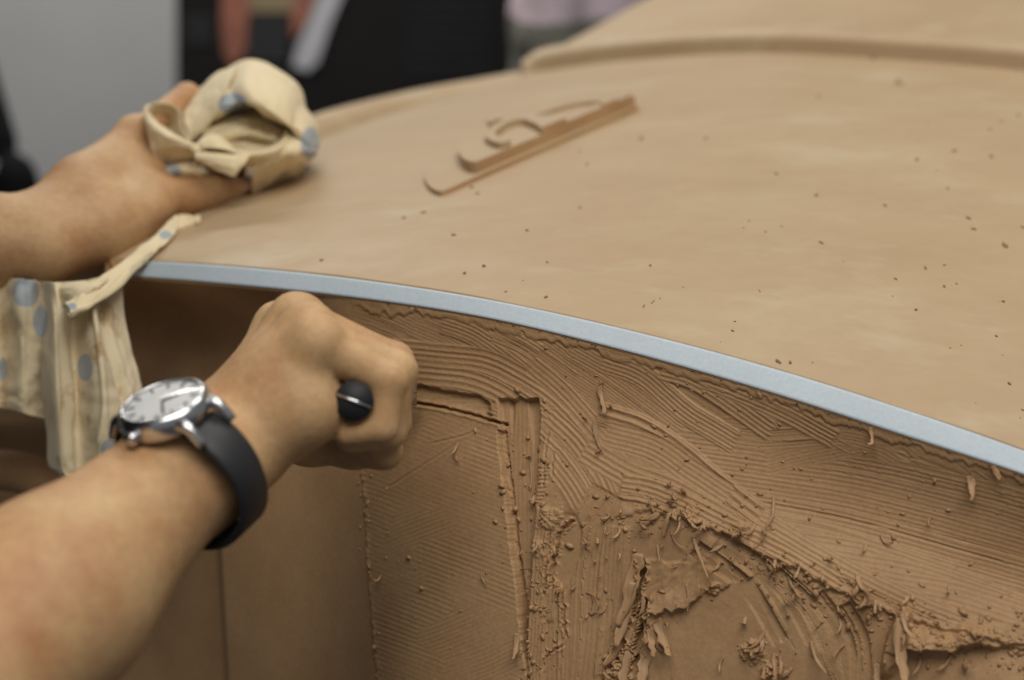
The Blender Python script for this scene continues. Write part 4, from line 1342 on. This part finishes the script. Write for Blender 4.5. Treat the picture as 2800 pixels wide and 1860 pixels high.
V, q = lathe([(0.0001, 0), (0.019, 0), (0.0212, 0.002), (0.0212, 0.008), (0.0195, 0.0105), (0.0180, 0.0112), (0.0174, 0.0104), (0.0172, 0.009)])
case = link('case', mesh_np('case', V, q), M['steel'], watch)
V, q = lathe([(0.0173, 0.0095), (0.0001, 0.0096)])
link('dial', mesh_np('dial', V, q), M['dial'], watch)
V, q = lathe([(0.0173, 0.0108), (0.012, 0.0116), (0.0001, 0.0119)])
q = q[:, ::-1]
def m_crystal(nt, b):
    out = nt.nodes['Material Output']
    tr, gl, fr, mx = node(nt, 'ShaderNodeBsdfTransparent'), node(nt, 'ShaderNodeBsdfGlossy', Roughness=0.06), node(nt, 'ShaderNodeFresnel', IOR=1.3), node(nt, 'ShaderNodeMixShader')
    nt.links.new(fr.outputs[0], mx.inputs[0])
    nt.links.new(tr.outputs[0], mx.inputs[1])
    nt.links.new(gl.outputs[0], mx.inputs[2])
    nt.links.new(mx.outputs[0], out.inputs['Surface'])


glass = mat('watch_crystal', m_crystal)
link('crystal', mesh_np('crystal', V, q), glass, watch)
for sa in (-1, 1):
    for sl_ in (-1, 1):
        p0 = wc + dor * 0.034 + lat_ * sl_ * 0.0160 + axis * sa * 0.0098
        p1 = wc + dor * 0.0245 + lat_ * sl_ * 0.0265 + axis * sa * 0.0105
        V, q, t = tube(cr(np.array([p0, (p0 + p1) / 2 + dor * 0.003, p1]), 10), np.linspace(0.0032, 0.0022, 10), 10)
        link('lug', mesh_np('lug', V, q, t), M['steel'], watch)
p0 = wc + dor * 0.0335 - axis * 0.0205
V, q, t = tube([p0, p0 - axis * 0.002, p0 - axis * 0.0045], [0.0028, 0.0031, 0.0029], 14)
link('crown', mesh_np('crown', V, q, t), M['steel'], watch)
for k in range(12):
    a = 2 * math.pi * k / 12
    c = wc + dor * 0.0382 + (axis * math.cos(a) + lat_ * math.sin(a)) * 0.0145
    e = (axis * math.cos(a) + lat_ * math.sin(a)) * 0.0018
    V, q, t = tube([c - e, c + e], 0.0005, 6)
    link('hour_mark', mesh_np('hour_mark', V, q, t), M['handle'], watch)
for (a, l) in ((0.6, 0.008), (2.4, 0.012)):
    c = wc + dor * 0.0386
    V, q, t = tube([c, c + (axis * math.cos(a) + lat_ * math.sin(a)) * l], 0.0005, 6)
    link('watch_hand', mesh_np('watch_hand', V, q, t), M['handle'], watch)

# ------------------------------------------------------------------ scraper in the fist
ta, tb, tc_ = W(968, 1096, 0.769), W(1000, 1085, 0.872), W(1070, 1075, 0.935)
tool = empty('clay_scraper', tuple(ta), 'black handled steel scraper gripped in the fist', 'scraper')
V, q, t = tube(cr(np.array([ta, ta + (tb - ta) * 0.04, ta + (tb - ta) * 0.5, tb]), 24), np.concatenate([[0.0078, 0.0086, 0.0089], np.linspace(0.0089, 0.0075, 21)]), 24)
link('handle', mesh_np('handle', V, q, t), M['handle'], tool)
e = (W(1030, 1117, 0.769) - W(918, 1073, 0.769)) * 0.5
c = ta - FWD * 0.0015
V, q, t = tube([c - e * 0.85, c, c + e * 0.85], [0.0005, 0.0010, 0.0005], 10)
link('tang', mesh_np('tang', V, q, t), M['steel'], tool)
V, q, t = tube([tb - (tb - ta) * 0.02, tb, tb + (tc_ - tb) * 0.3, tc_], [0.004, 0.0036, 0.0028, 0.0026], 12)
link('shank', mesh_np('shank', V, q, t), M['steel'], tool)
g = np.array([[tc_ + RT * s * 0.014 + UP * u * 0.007 for s in (-1, 0, 1)] for u in (1, 0, -1)])
V, q = sheet(g, 0.0012)
link('blade', mesh_np('blade', V, q, smooth=False), M['steel'], tool)

# ------------------------------------------------------------------ polishing cloth
CV, CQ, CD, CS = [], [], [], []
DOTS = [(638, 285, 40, 30), (846, 392, 26, 44), (70, 800, 34, 42), (112, 880, 24, 44), (236, 1005, 22, 38), (470, 470, 28, 18), (195, 838, 16, 10), (452, 642, 18, 12), (300, 1230, 24, 30), (10, 1010, 14, 34)]


def cloth(ctrl, nu=60, nv=70, th=0.0007, wrinkle=0.0012, seed=0, stain=0.12, sc=6.0, folds=()):
    G = W(*np.moveaxis(np.array(ctrl, float), -1, 0))
    P = loft(G, nu, nv)
    N = normals(P)
    uu, vv_ = np.mgrid[0:nu, 0:nv]
    uu, vv_ = uu / nu, vv_ / nv
    wx = uu + 0.35 * vnoise(uu * 2.5 + seed, vv_ * 2.5, 950 + seed)
    wy = vv_ + 0.35 * vnoise(uu * 2.5, vv_ * 2.5 + seed, 960 + seed)
    f1 = 1 - 4 * np.abs(vnoise(wx * sc * 0.35 + 3.1 * seed, wy * sc, 900 + seed))
    f2 = vnoise(wx * sc * 0.9, wy * sc * 0.7 + seed, 910 + seed)
    f3 = fbm(wx * sc * 2.2 + 7, wy * sc * 2.0, 920 + seed, 2)
    P = P + N * (wrinkle * (0.22 * f1 + 1.1 * f2 + 0.42 * f3))[..., None]
    for (v0, slant, w, amp) in folds:
        e = (vv_ - v0 - slant * (uu - 0.5) - 0.03 * np.sin(uu * 7 + v0 * 20)) / w
        P = P + N * (amp * (np.exp(-np.abs(e) ** 1.3) - 0.6 * np.exp(-(e - 1.6) ** 2)) * sm(0.0, 0.2, uu) * sm(1.0, 0.85, uu))[..., None]
    P[1:-1, 1:-1] = 0.5 * P[1:-1, 1:-1] + 0.125 * (P[:-2, 1:-1] + P[2:, 1:-1] + P[1:-1, :-2] + P[1:-1, 2:])
    px, py, d = proj(P)
    dot = np.zeros(px.shape)
    for (x, y, a, b) in DOTS:
        dot = np.maximum(dot, 1.0 - 0.5 * np.hypot((px - x) / a, (py - y) / b))
    V, q = sheet(P, th, N)
    off = sum(len(v) for v in CV)
    CV.append(V)
    CQ.append(q + off)
    CD.append(np.tile(np.clip(dot, 0, 1).ravel(), 2))
    CS.append(np.full(len(V), stain))


# big arch fold over the top: rows run from behind, over the crest, to the near rim and tuck under
cloth([[(470, 380, 1.27), (500, 330, 1.29), (560, 260, 1.31), (640, 215, 1.32), (720, 220, 1.32), (790, 280, 1.31), (830, 350, 1.30), (830, 430, 1.28)],
       [(492, 325, 1.235), (530, 260, 1.245), (600, 190, 1.25), (690, 167, 1.25), (755, 190, 1.25), (818, 245, 1.245), (850, 320, 1.24), (868, 400, 1.235)],
       [(512, 350, 1.205), (560, 278, 1.20), (612, 240, 1.185), (680, 222, 1.18), (752, 240, 1.18), (808, 290, 1.185), (842, 350, 1.19), (866, 412, 1.20)],
       [(536, 384, 1.19), (582, 325, 1.18), (632, 293, 1.165), (696, 284, 1.155), (757, 318, 1.155), (812, 366, 1.165), (845, 405, 1.18), (850, 440, 1.20)],
       [(545, 380, 1.205), (590, 340, 1.20), (640, 312, 1.195), (700, 305, 1.19), (752, 335, 1.19), (800, 378, 1.195), (830, 412, 1.20), (835, 445, 1.22)],
       [(560, 400, 1.235), (600, 370, 1.245), (650, 350, 1.25), (700, 345, 1.25), (745, 360, 1.245), (785, 390, 1.24), (810, 420, 1.24), (820, 450, 1.24)]], 80, 120, wrinkle=0.0036, seed=1, sc=4, folds=((0.33, 0.25, 0.07, 0.0050), (0.74, -0.25, 0.07, 0.0030)))
# left flap of the arch, a flatter fold
cloth([[(500, 310, 1.215), (540, 255, 1.222), (590, 205, 1.226), (650, 180, 1.228)],
       [(508, 345, 1.198), (548, 300, 1.197), (592, 245, 1.200), (640, 205, 1.205)],
       [(520, 385, 1.190), (556, 350, 1.183), (592, 300, 1.178), (612, 258, 1.178)],
       [(528, 395, 1.196), (560, 362, 1.19), (592, 315, 1.184), (606, 285, 1.182)]], 40, 50, wrinkle=0.0012, seed=2)
# cavity with crumpled inner folds
cloth([[(550, 350, 1.21), (610, 318, 1.215), (690, 306, 1.215), (760, 335, 1.21), (815, 385, 1.20)],
       [(556, 362, 1.190), (616, 332, 1.188), (688, 326, 1.186), (745, 348, 1.188), (800, 392, 1.188)],
       [(562, 376, 1.186), (624, 350, 1.182), (684, 344, 1.182), (738, 362, 1.184), (790, 400, 1.184)],
       [(572, 388, 1.178), (632, 368, 1.166), (686, 364, 1.168), (732, 378, 1.172), (780, 408, 1.178)],
       [(580, 398, 1.176), (638, 384, 1.172), (690, 382, 1.176), (734, 392, 1.178), (778, 414, 1.180)],
       [(590, 412, 1.170), (642, 406, 1.168), (690, 410, 1.168), (735, 408, 1.170), (775, 420, 1.176)]], 70, 90, wrinkle=0.006, seed=3, sc=4)
# loop on the left: near wall, rim, far wall
cloth([[(450, 468, 1.168), (462, 452, 1.168), (492, 440, 1.166), (535, 432, 1.164), (575, 428, 1.162)],
       [(418, 415, 1.158), (440, 405, 1.152), (480, 408, 1.150), (530, 412, 1.152), (580, 418, 1.155)],
       [(400, 352, 1.160), (425, 358, 1.150), (468, 380, 1.146), (525, 397, 1.150), (585, 405, 1.156)],
       [(392, 298, 1.168), (424, 334, 1.156), (468, 366, 1.150), (524, 390, 1.154), (588, 398, 1.160)],
       [(398, 296, 1.174), (428, 330, 1.162), (470, 362, 1.156), (524, 388, 1.158), (588, 396, 1.166)],
       [(412, 350, 1.190), (436, 370, 1.178), (475, 388, 1.170), (525, 402, 1.168), (585, 412, 1.172)]], 70, 60, wrinkle=0.0014, seed=4)
cloth([[(392, 298, 1.168), (404, 286, 1.178), (430, 280, 1.186), (466, 285, 1.190), (492, 305, 1.190), (500, 345, 1.184), (522, 386, 1.168)],
       [(396, 302, 1.170), (410, 292, 1.182), (434, 287, 1.190), (464, 292, 1.194), (486, 312, 1.194), (494, 348, 1.188), (516, 388, 1.170)],
       [(404, 340, 1.180), (420, 335, 1.196), (440, 335, 1.203), (462, 338, 1.205), (478, 350, 1.203), (486, 370, 1.194), (506, 394, 1.176)],
       [(425, 385, 1.188), (440, 385, 1.200), (455, 388, 1.205), (468, 390, 1.206), (480, 396, 1.202), (488, 402, 1.196), (500, 408, 1.184)]], 40, 70, wrinkle=0.0008, seed=5)
# rim band running right from the loop
cloth([[(520, 392, 1.158), (580, 400, 1.160), (640, 408, 1.160), (700, 410, 1.162), (748, 398, 1.168), (774, 376, 1.176), (778, 352, 1.184)],
       [(522, 404, 1.150), (580, 410, 1.150), (640, 418, 1.150), (704, 420, 1.152), (754, 406, 1.158), (783, 380, 1.168), (786, 352, 1.178)],
       [(530, 424, 1.152), (585, 428, 1.152), (640, 434, 1.154), (700, 436, 1.156), (752, 424, 1.160), (784, 400, 1.168), (792, 372, 1.178)],
       [(540, 440, 1.162), (590, 444, 1.164), (640, 450, 1.166), (694, 454, 1.168), (746, 446, 1.170), (780, 426, 1.176), (796, 396, 1.184)]], 36, 80, wrinkle=0.0016, seed=6)
# bright corner flap
cloth([[(533, 416, 1.146), (580, 420, 1.142), (640, 424, 1.140), (688, 421, 1.142)],
       [(534, 430, 1.143), (582, 440, 1.137), (636, 446, 1.134), (672, 444, 1.138)],
       [(536, 438, 1.145), (585, 456, 1.138), (632, 470, 1.134), (655, 466, 1.137)],
       [(540, 440, 1.148), (588, 462, 1.140), (630, 480, 1.135), (641, 484, 1.137)]], 34, 40, wrinkle=0.0009, seed=7)
# soft corner standing behind it
cloth([[(540, 392, 1.172), (560, 372, 1.172), (585, 366, 1.172), (620, 384, 1.17), (640, 408, 1.166)],
       [(536, 402, 1.156), (560, 386, 1.153), (590, 384, 1.152), (622, 398, 1.153), (645, 416, 1.152)],
       [(545, 414, 1.149), (570, 406, 1.145), (598, 408, 1.143), (625, 414, 1.146), (650, 424, 1.148)]], 30, 40, wrinkle=0.001, seed=8)
# lower right body pressed on the hood
cloth([[(690, 418, 1.165), (745, 405, 1.168), (785, 372, 1.172), (830, 380, 1.178), (868, 398, 1.20)],
       [(692, 450, 1.160), (745, 440, 1.160), (790, 420, 1.162), (832, 420, 1.172), (862, 425, 1.20)],
       [(690, 490, 1.170), (735, 478, 1.172), (780, 465, 1.178), (820, 455, 1.19), (846, 448, 1.215)],
       [(688, 528, 1.190), (722, 508, 1.196), (765, 495, 1.206), (805, 482, 1.218), (832, 466, 1.235)],
       [(692, 542, 1.205), (725, 525, 1.212), (765, 508, 1.225), (805, 492, 1.24), (830, 474, 1.255)]], 60, 80, wrinkle=0.005, seed=9, sc=5)
# scrap showing between thumb and loop
cloth([[(445, 450, 1.168), (490, 440, 1.166), (540, 445, 1.165)], [(448, 470, 1.160), (492, 462, 1.158), (545, 466, 1.158)], [(455, 490, 1.165), (500, 486, 1.164), (550, 486, 1.162)]], 24, 30, wrinkle=0.002, seed=11, stain=0.3)
# twisted hem running down over the corner of the hood
hem = np.array([[(545, 590), (500, 586), (460, 606), (412, 656), (364, 694), (300, 742), (222, 798), (178, 828)],
                [(548, 602), (512, 608), (482, 632), (436, 678), (384, 716), (322, 766), (242, 824), (194, 854)],
                [(538, 616), (498, 634), (462, 658), (424, 694), (377, 728), (318, 780), (236, 838), (188, 862)],
                [(548, 618), (498, 626), (463, 648), (418, 688), (369, 722), (308, 774), (226, 830), (180, 852)]], float)
hd = np.array([float((on_hood(x, y)[0] - CAM) @ FWD) for x, y in hem[1][:5]])
hd = np.concatenate([hd, [1.050, 1.034, 1.030]])
hem3 = [[(x, y, hd[j] - (0.004, 0.014, 0.014, 0.004)[i]) for j, (x, y) in enumerate(r)] for i, r in enumerate(hem)]
cloth(hem3, 26, 100, wrinkle=0.0055, seed=12, sc=7)
# hanging front sheet
cloth([[(118, 770, 1.062), (150, 772, 1.040), (195, 770, 1.058), (245, 765, 1.036), (300, 750, 1.052), (335, 742, 1.060)],
       [(120, 870, 1.056), (152, 872, 1.030), (200, 870, 1.050), (250, 866, 1.026), (305, 862, 1.044), (342, 858, 1.056)],
       [(119, 1000, 1.052), (156, 1000, 1.024), (206, 1002, 1.044), (262, 1000, 1.018), (325, 992, 1.038), (368, 980, 1.054)],
       [(122, 1150, 1.050), (162, 1152, 1.024), (216, 1150, 1.040), (278, 1140, 1.018), (340, 1115, 1.034), (392, 1082, 1.052)],
       [(128, 1262, 1.050), (168, 1275, 1.028), (224, 1270, 1.040), (284, 1255, 1.022), (345, 1220, 1.034), (400, 1170, 1.050)],
       [(140, 1288, 1.050), (185, 1306, 1.032), (236, 1296, 1.042), (292, 1278, 1.028), (350, 1240, 1.036), (402, 1185, 1.050)]], 110, 90, wrinkle=0.003, seed=13, stain=1.0, sc=5, folds=((0.25, 0.1, 0.03, 0.004), (0.55, -0.08, 0.03, 0.005), (0.78, 0.1, 0.03, 0.004)))
# folded triangle at its top
cloth([[(135, 775, 1.050), (190, 772, 1.040), (250, 768, 1.034), (300, 762, 1.036)],
       [(150, 805, 1.044), (195, 800, 1.030), (240, 796, 1.026), (262, 792, 1.030)],
       [(178, 842, 1.040), (196, 838, 1.028), (212, 830, 1.026), (224, 822, 1.030)]], 30, 36, wrinkle=0.0012, seed=14, stain=0.5)
# second sheet further left
cloth([[(-120, 770, 1.085), (-60, 768, 1.060), (0, 765, 1.078), (60, 764, 1.056), (110, 772, 1.072), (150, 785, 1.085)],
       [(-120, 900, 1.080), (-64, 900, 1.054), (-4, 880, 1.072), (60, 870, 1.052), (118, 880, 1.068), (155, 900, 1.084)],
       [(-120, 1020, 1.078), (-66, 1020, 1.052), (0, 1010, 1.070), (62, 1010, 1.052), (126, 1020, 1.068), (160, 1020, 1.084)],
       [(-120, 1100, 1.078), (-64, 1110, 1.054), (4, 1116, 1.070), (66, 1132, 1.054), (130, 1148, 1.070), (165, 1150, 1.084)]], 80, 80, wrinkle=0.005, seed=15, stain=0.9, sc=5)
me = mesh_np('polishing_cloth', np.concatenate(CV), np.concatenate(CQ))
for nm, arr in (('dot', CD), ('stain', CS)):
    at = me.attributes.new(nm, 'FLOAT', 'POINT')
    a = np.concatenate(arr).astype(np.float32)
    if len(a) == len(me.vertices):
        at.data.foreach_set('value', a)
link('polishing_cloth', me, M['cloth'], label='crumpled cream cotton cloth with grey dots, pressed on the hood and hanging down', cat='cloth')

# ------------------------------------------------------------------ exhibition banner and bystanders behind
BD = 4.1


def panel(name, corners, d, thick, m, parent=None, **kw):
    """upright board from its photo corners at distance d (vertical plane facing the camera)"""
    y = (W(1000, 200, d))[1]
    pts = []
    for (px, py) in corners:
        r = W(px, py, 1.0) - CAM
        pts.append(CAM + r * (y / r[1]))
    pts = np.array(pts)
    bm = bmesh.new()
    a = [bm.verts.new(p) for p in pts]
    b = [bm.verts.new(p + np.array([0, thick, 0])) for p in pts]
    bm.faces.new(a)
    bm.faces.new(b[::-1])
    for i in range(len(a)):
        bm.faces.new((a[i], b[i], b[(i + 1) % len(a)], a[(i + 1) % len(a)]))
    bmesh.ops.recalc_face_normals(bm, faces=bm.faces)
    me = bpy.data.meshes.new(name)
    bm.to_mesh(me)
    bm.free()
    return link(name, me, m, parent, **kw)


ban = panel('exhibition_banner', [(482, -900), (1400, -900), (1400, 1500), (482, 1500)], BD, 0.03, M['banner'], label='black exhibition banner with blurred red and white print behind the cloth', cat='banner')
for r in range(5):
    panel('text_line', [(505, 45 + r * 16), (580, 45 + r * 16), (580, 53 + r * 16), (505, 53 + r * 16)], BD - 0.003, 0.002, M['grey'], ban)
panel('picture_print', [(610, -60), (690, -60), (676, 60), (672, 130), (640, 185), (612, 150), (604, 60)], BD - 0.006, 0.002, M['red'], ban)
panel('picture_print', [(815, -40), (880, -40), (845, 40), (800, 110), (795, 60)], BD - 0.009, 0.002, M['red'], ban)
panel('picture_print', [(665, -60), (820, -60), (800, 34), (672, 34)], BD - 0.004, 0.0015, M['tan'], ban)
panel('picture_print', [(870, -80), (965, -80), (905, 60), (868, 170), (840, 195), (800, 180), (812, 130), (850, 40)], BD - 0.006, 0.002, M['white'], ban)
for r in range(7):
    panel('text_line', [(668, 46 + r * 18), (788, 46 + r * 18), (788, 58 + r * 18), (668, 58 + r * 18)], BD - 0.003, 0.002, M['grey'], ban)
for r in range(9):
    panel('text_line', [(1115, -30 + r * 28), (1345, -30 + r * 28), (1345, -12 + r * 28), (1115, -12 + r * 28)], BD - 0.003, 0.002, M['dgrey'], ban)
panel('backdrop_board', [(1390, -900), (2700, -900), (2700, 1500), (1390, 1500)], BD + 0.5, 0.04, M['dgrey'], label='dark charcoal board standing behind the person in pink', cat='board')


def standing(name, x, y, face, mats, zsplit, label, h=1.68):
    s = h / 1.7
    c, sn = math.cos(face), math.sin(face)
    def q(a, b, z): return np.array([x + (a * c - b * sn) * s, y + (a * sn + b * c) * s, z * s])
    pr = []
    for e in (-1, 1):
        pr += [('c', q(e * 0.095, 0, 0.92), q(e * 0.10, 0.0, 0.5), 0.092 * s, 0.062 * s, 0.04), ('c', q(e * 0.10, 0, 0.5), q(e * 0.105, 0.02, 0.09), 0.06 * s, 0.042 * s, 0.03), ('c', q(e * 0.105, 0.03, 0.05), q(e * 0.12, -0.14, 0.042), 0.045 * s, 0.038 * s, 0.03),
               ('c', q(e * 0.19, 0.0, 1.39), q(e * 0.235, 0.02, 1.12), 0.052 * s, 0.043 * s, 0.03), ('c', q(e * 0.235, 0.02, 1.12), q(e * 0.20, -0.13, 0.93), 0.042 * s, 0.029 * s, 0.02), ('e', q(e * 0.19, -0.18, 0.87), np.eye(3), (0.035 * s, 0.045 * s, 0.05 * s), 0.02)]
    pr += [('c', q(-0.06, 0, 0.98), q(0.06, 0, 0.98), 0.125 * s, 0.125 * s, 0.06), ('c', q(-0.07, 0, 1.15), q(0.07, 0, 1.15), 0.11 * s, 0.11 * s, 0.08), ('c', q(-0.13, 0, 1.36), q(0.13, 0, 1.36), 0.085 * s, 0.085 * s, 0.08), ('c', q(0, 0, 1.42), q(0, -0.01, 1.52), 0.05 * s, 0.048 * s, 0.03),
           ('e', q(0, -0.02, 1.60), np.eye(3), (0.076 * s, 0.092 * s, 0.108 * s), 0.02), ('c', q(0, -0.105, 1.60), q(0, -0.125, 1.575), 0.012 * s, 0.014 * s, 0.012)]
    V, Q = body(pr, 0.011)
    me = mesh_np(name, V, Q)
    o = link(name, me, mats, label=label, cat='person')
    cen = V[Q].mean(1)
    mi = np.where(cen[:, 2] < zsplit, 0, np.where(cen[:, 2] < 1.47 * s, 1, np.where(cen[:, 2] > 1.63 * s, 3, 2))).astype(np.int32)
    me.polygons.foreach_set('material_index', mi)
    return o


p = W(1590, 25, 2.95)
standing('person', p[0], p[1], 1.35, [M['olive'], M['pink'], M['skin'], M['hair']], p[2] - 0.005, 'bystander in pink top and olive grey trousers at the top behind the hood')
p = W(-440, 200, 2.6)
standing('person', p[0] - 0.02, p[1], 0.9, [M['black'], M['black'], M['skin'], M['hair']], 0.9, 'bystander dressed in black at the left edge before the grey wall', 1.74)
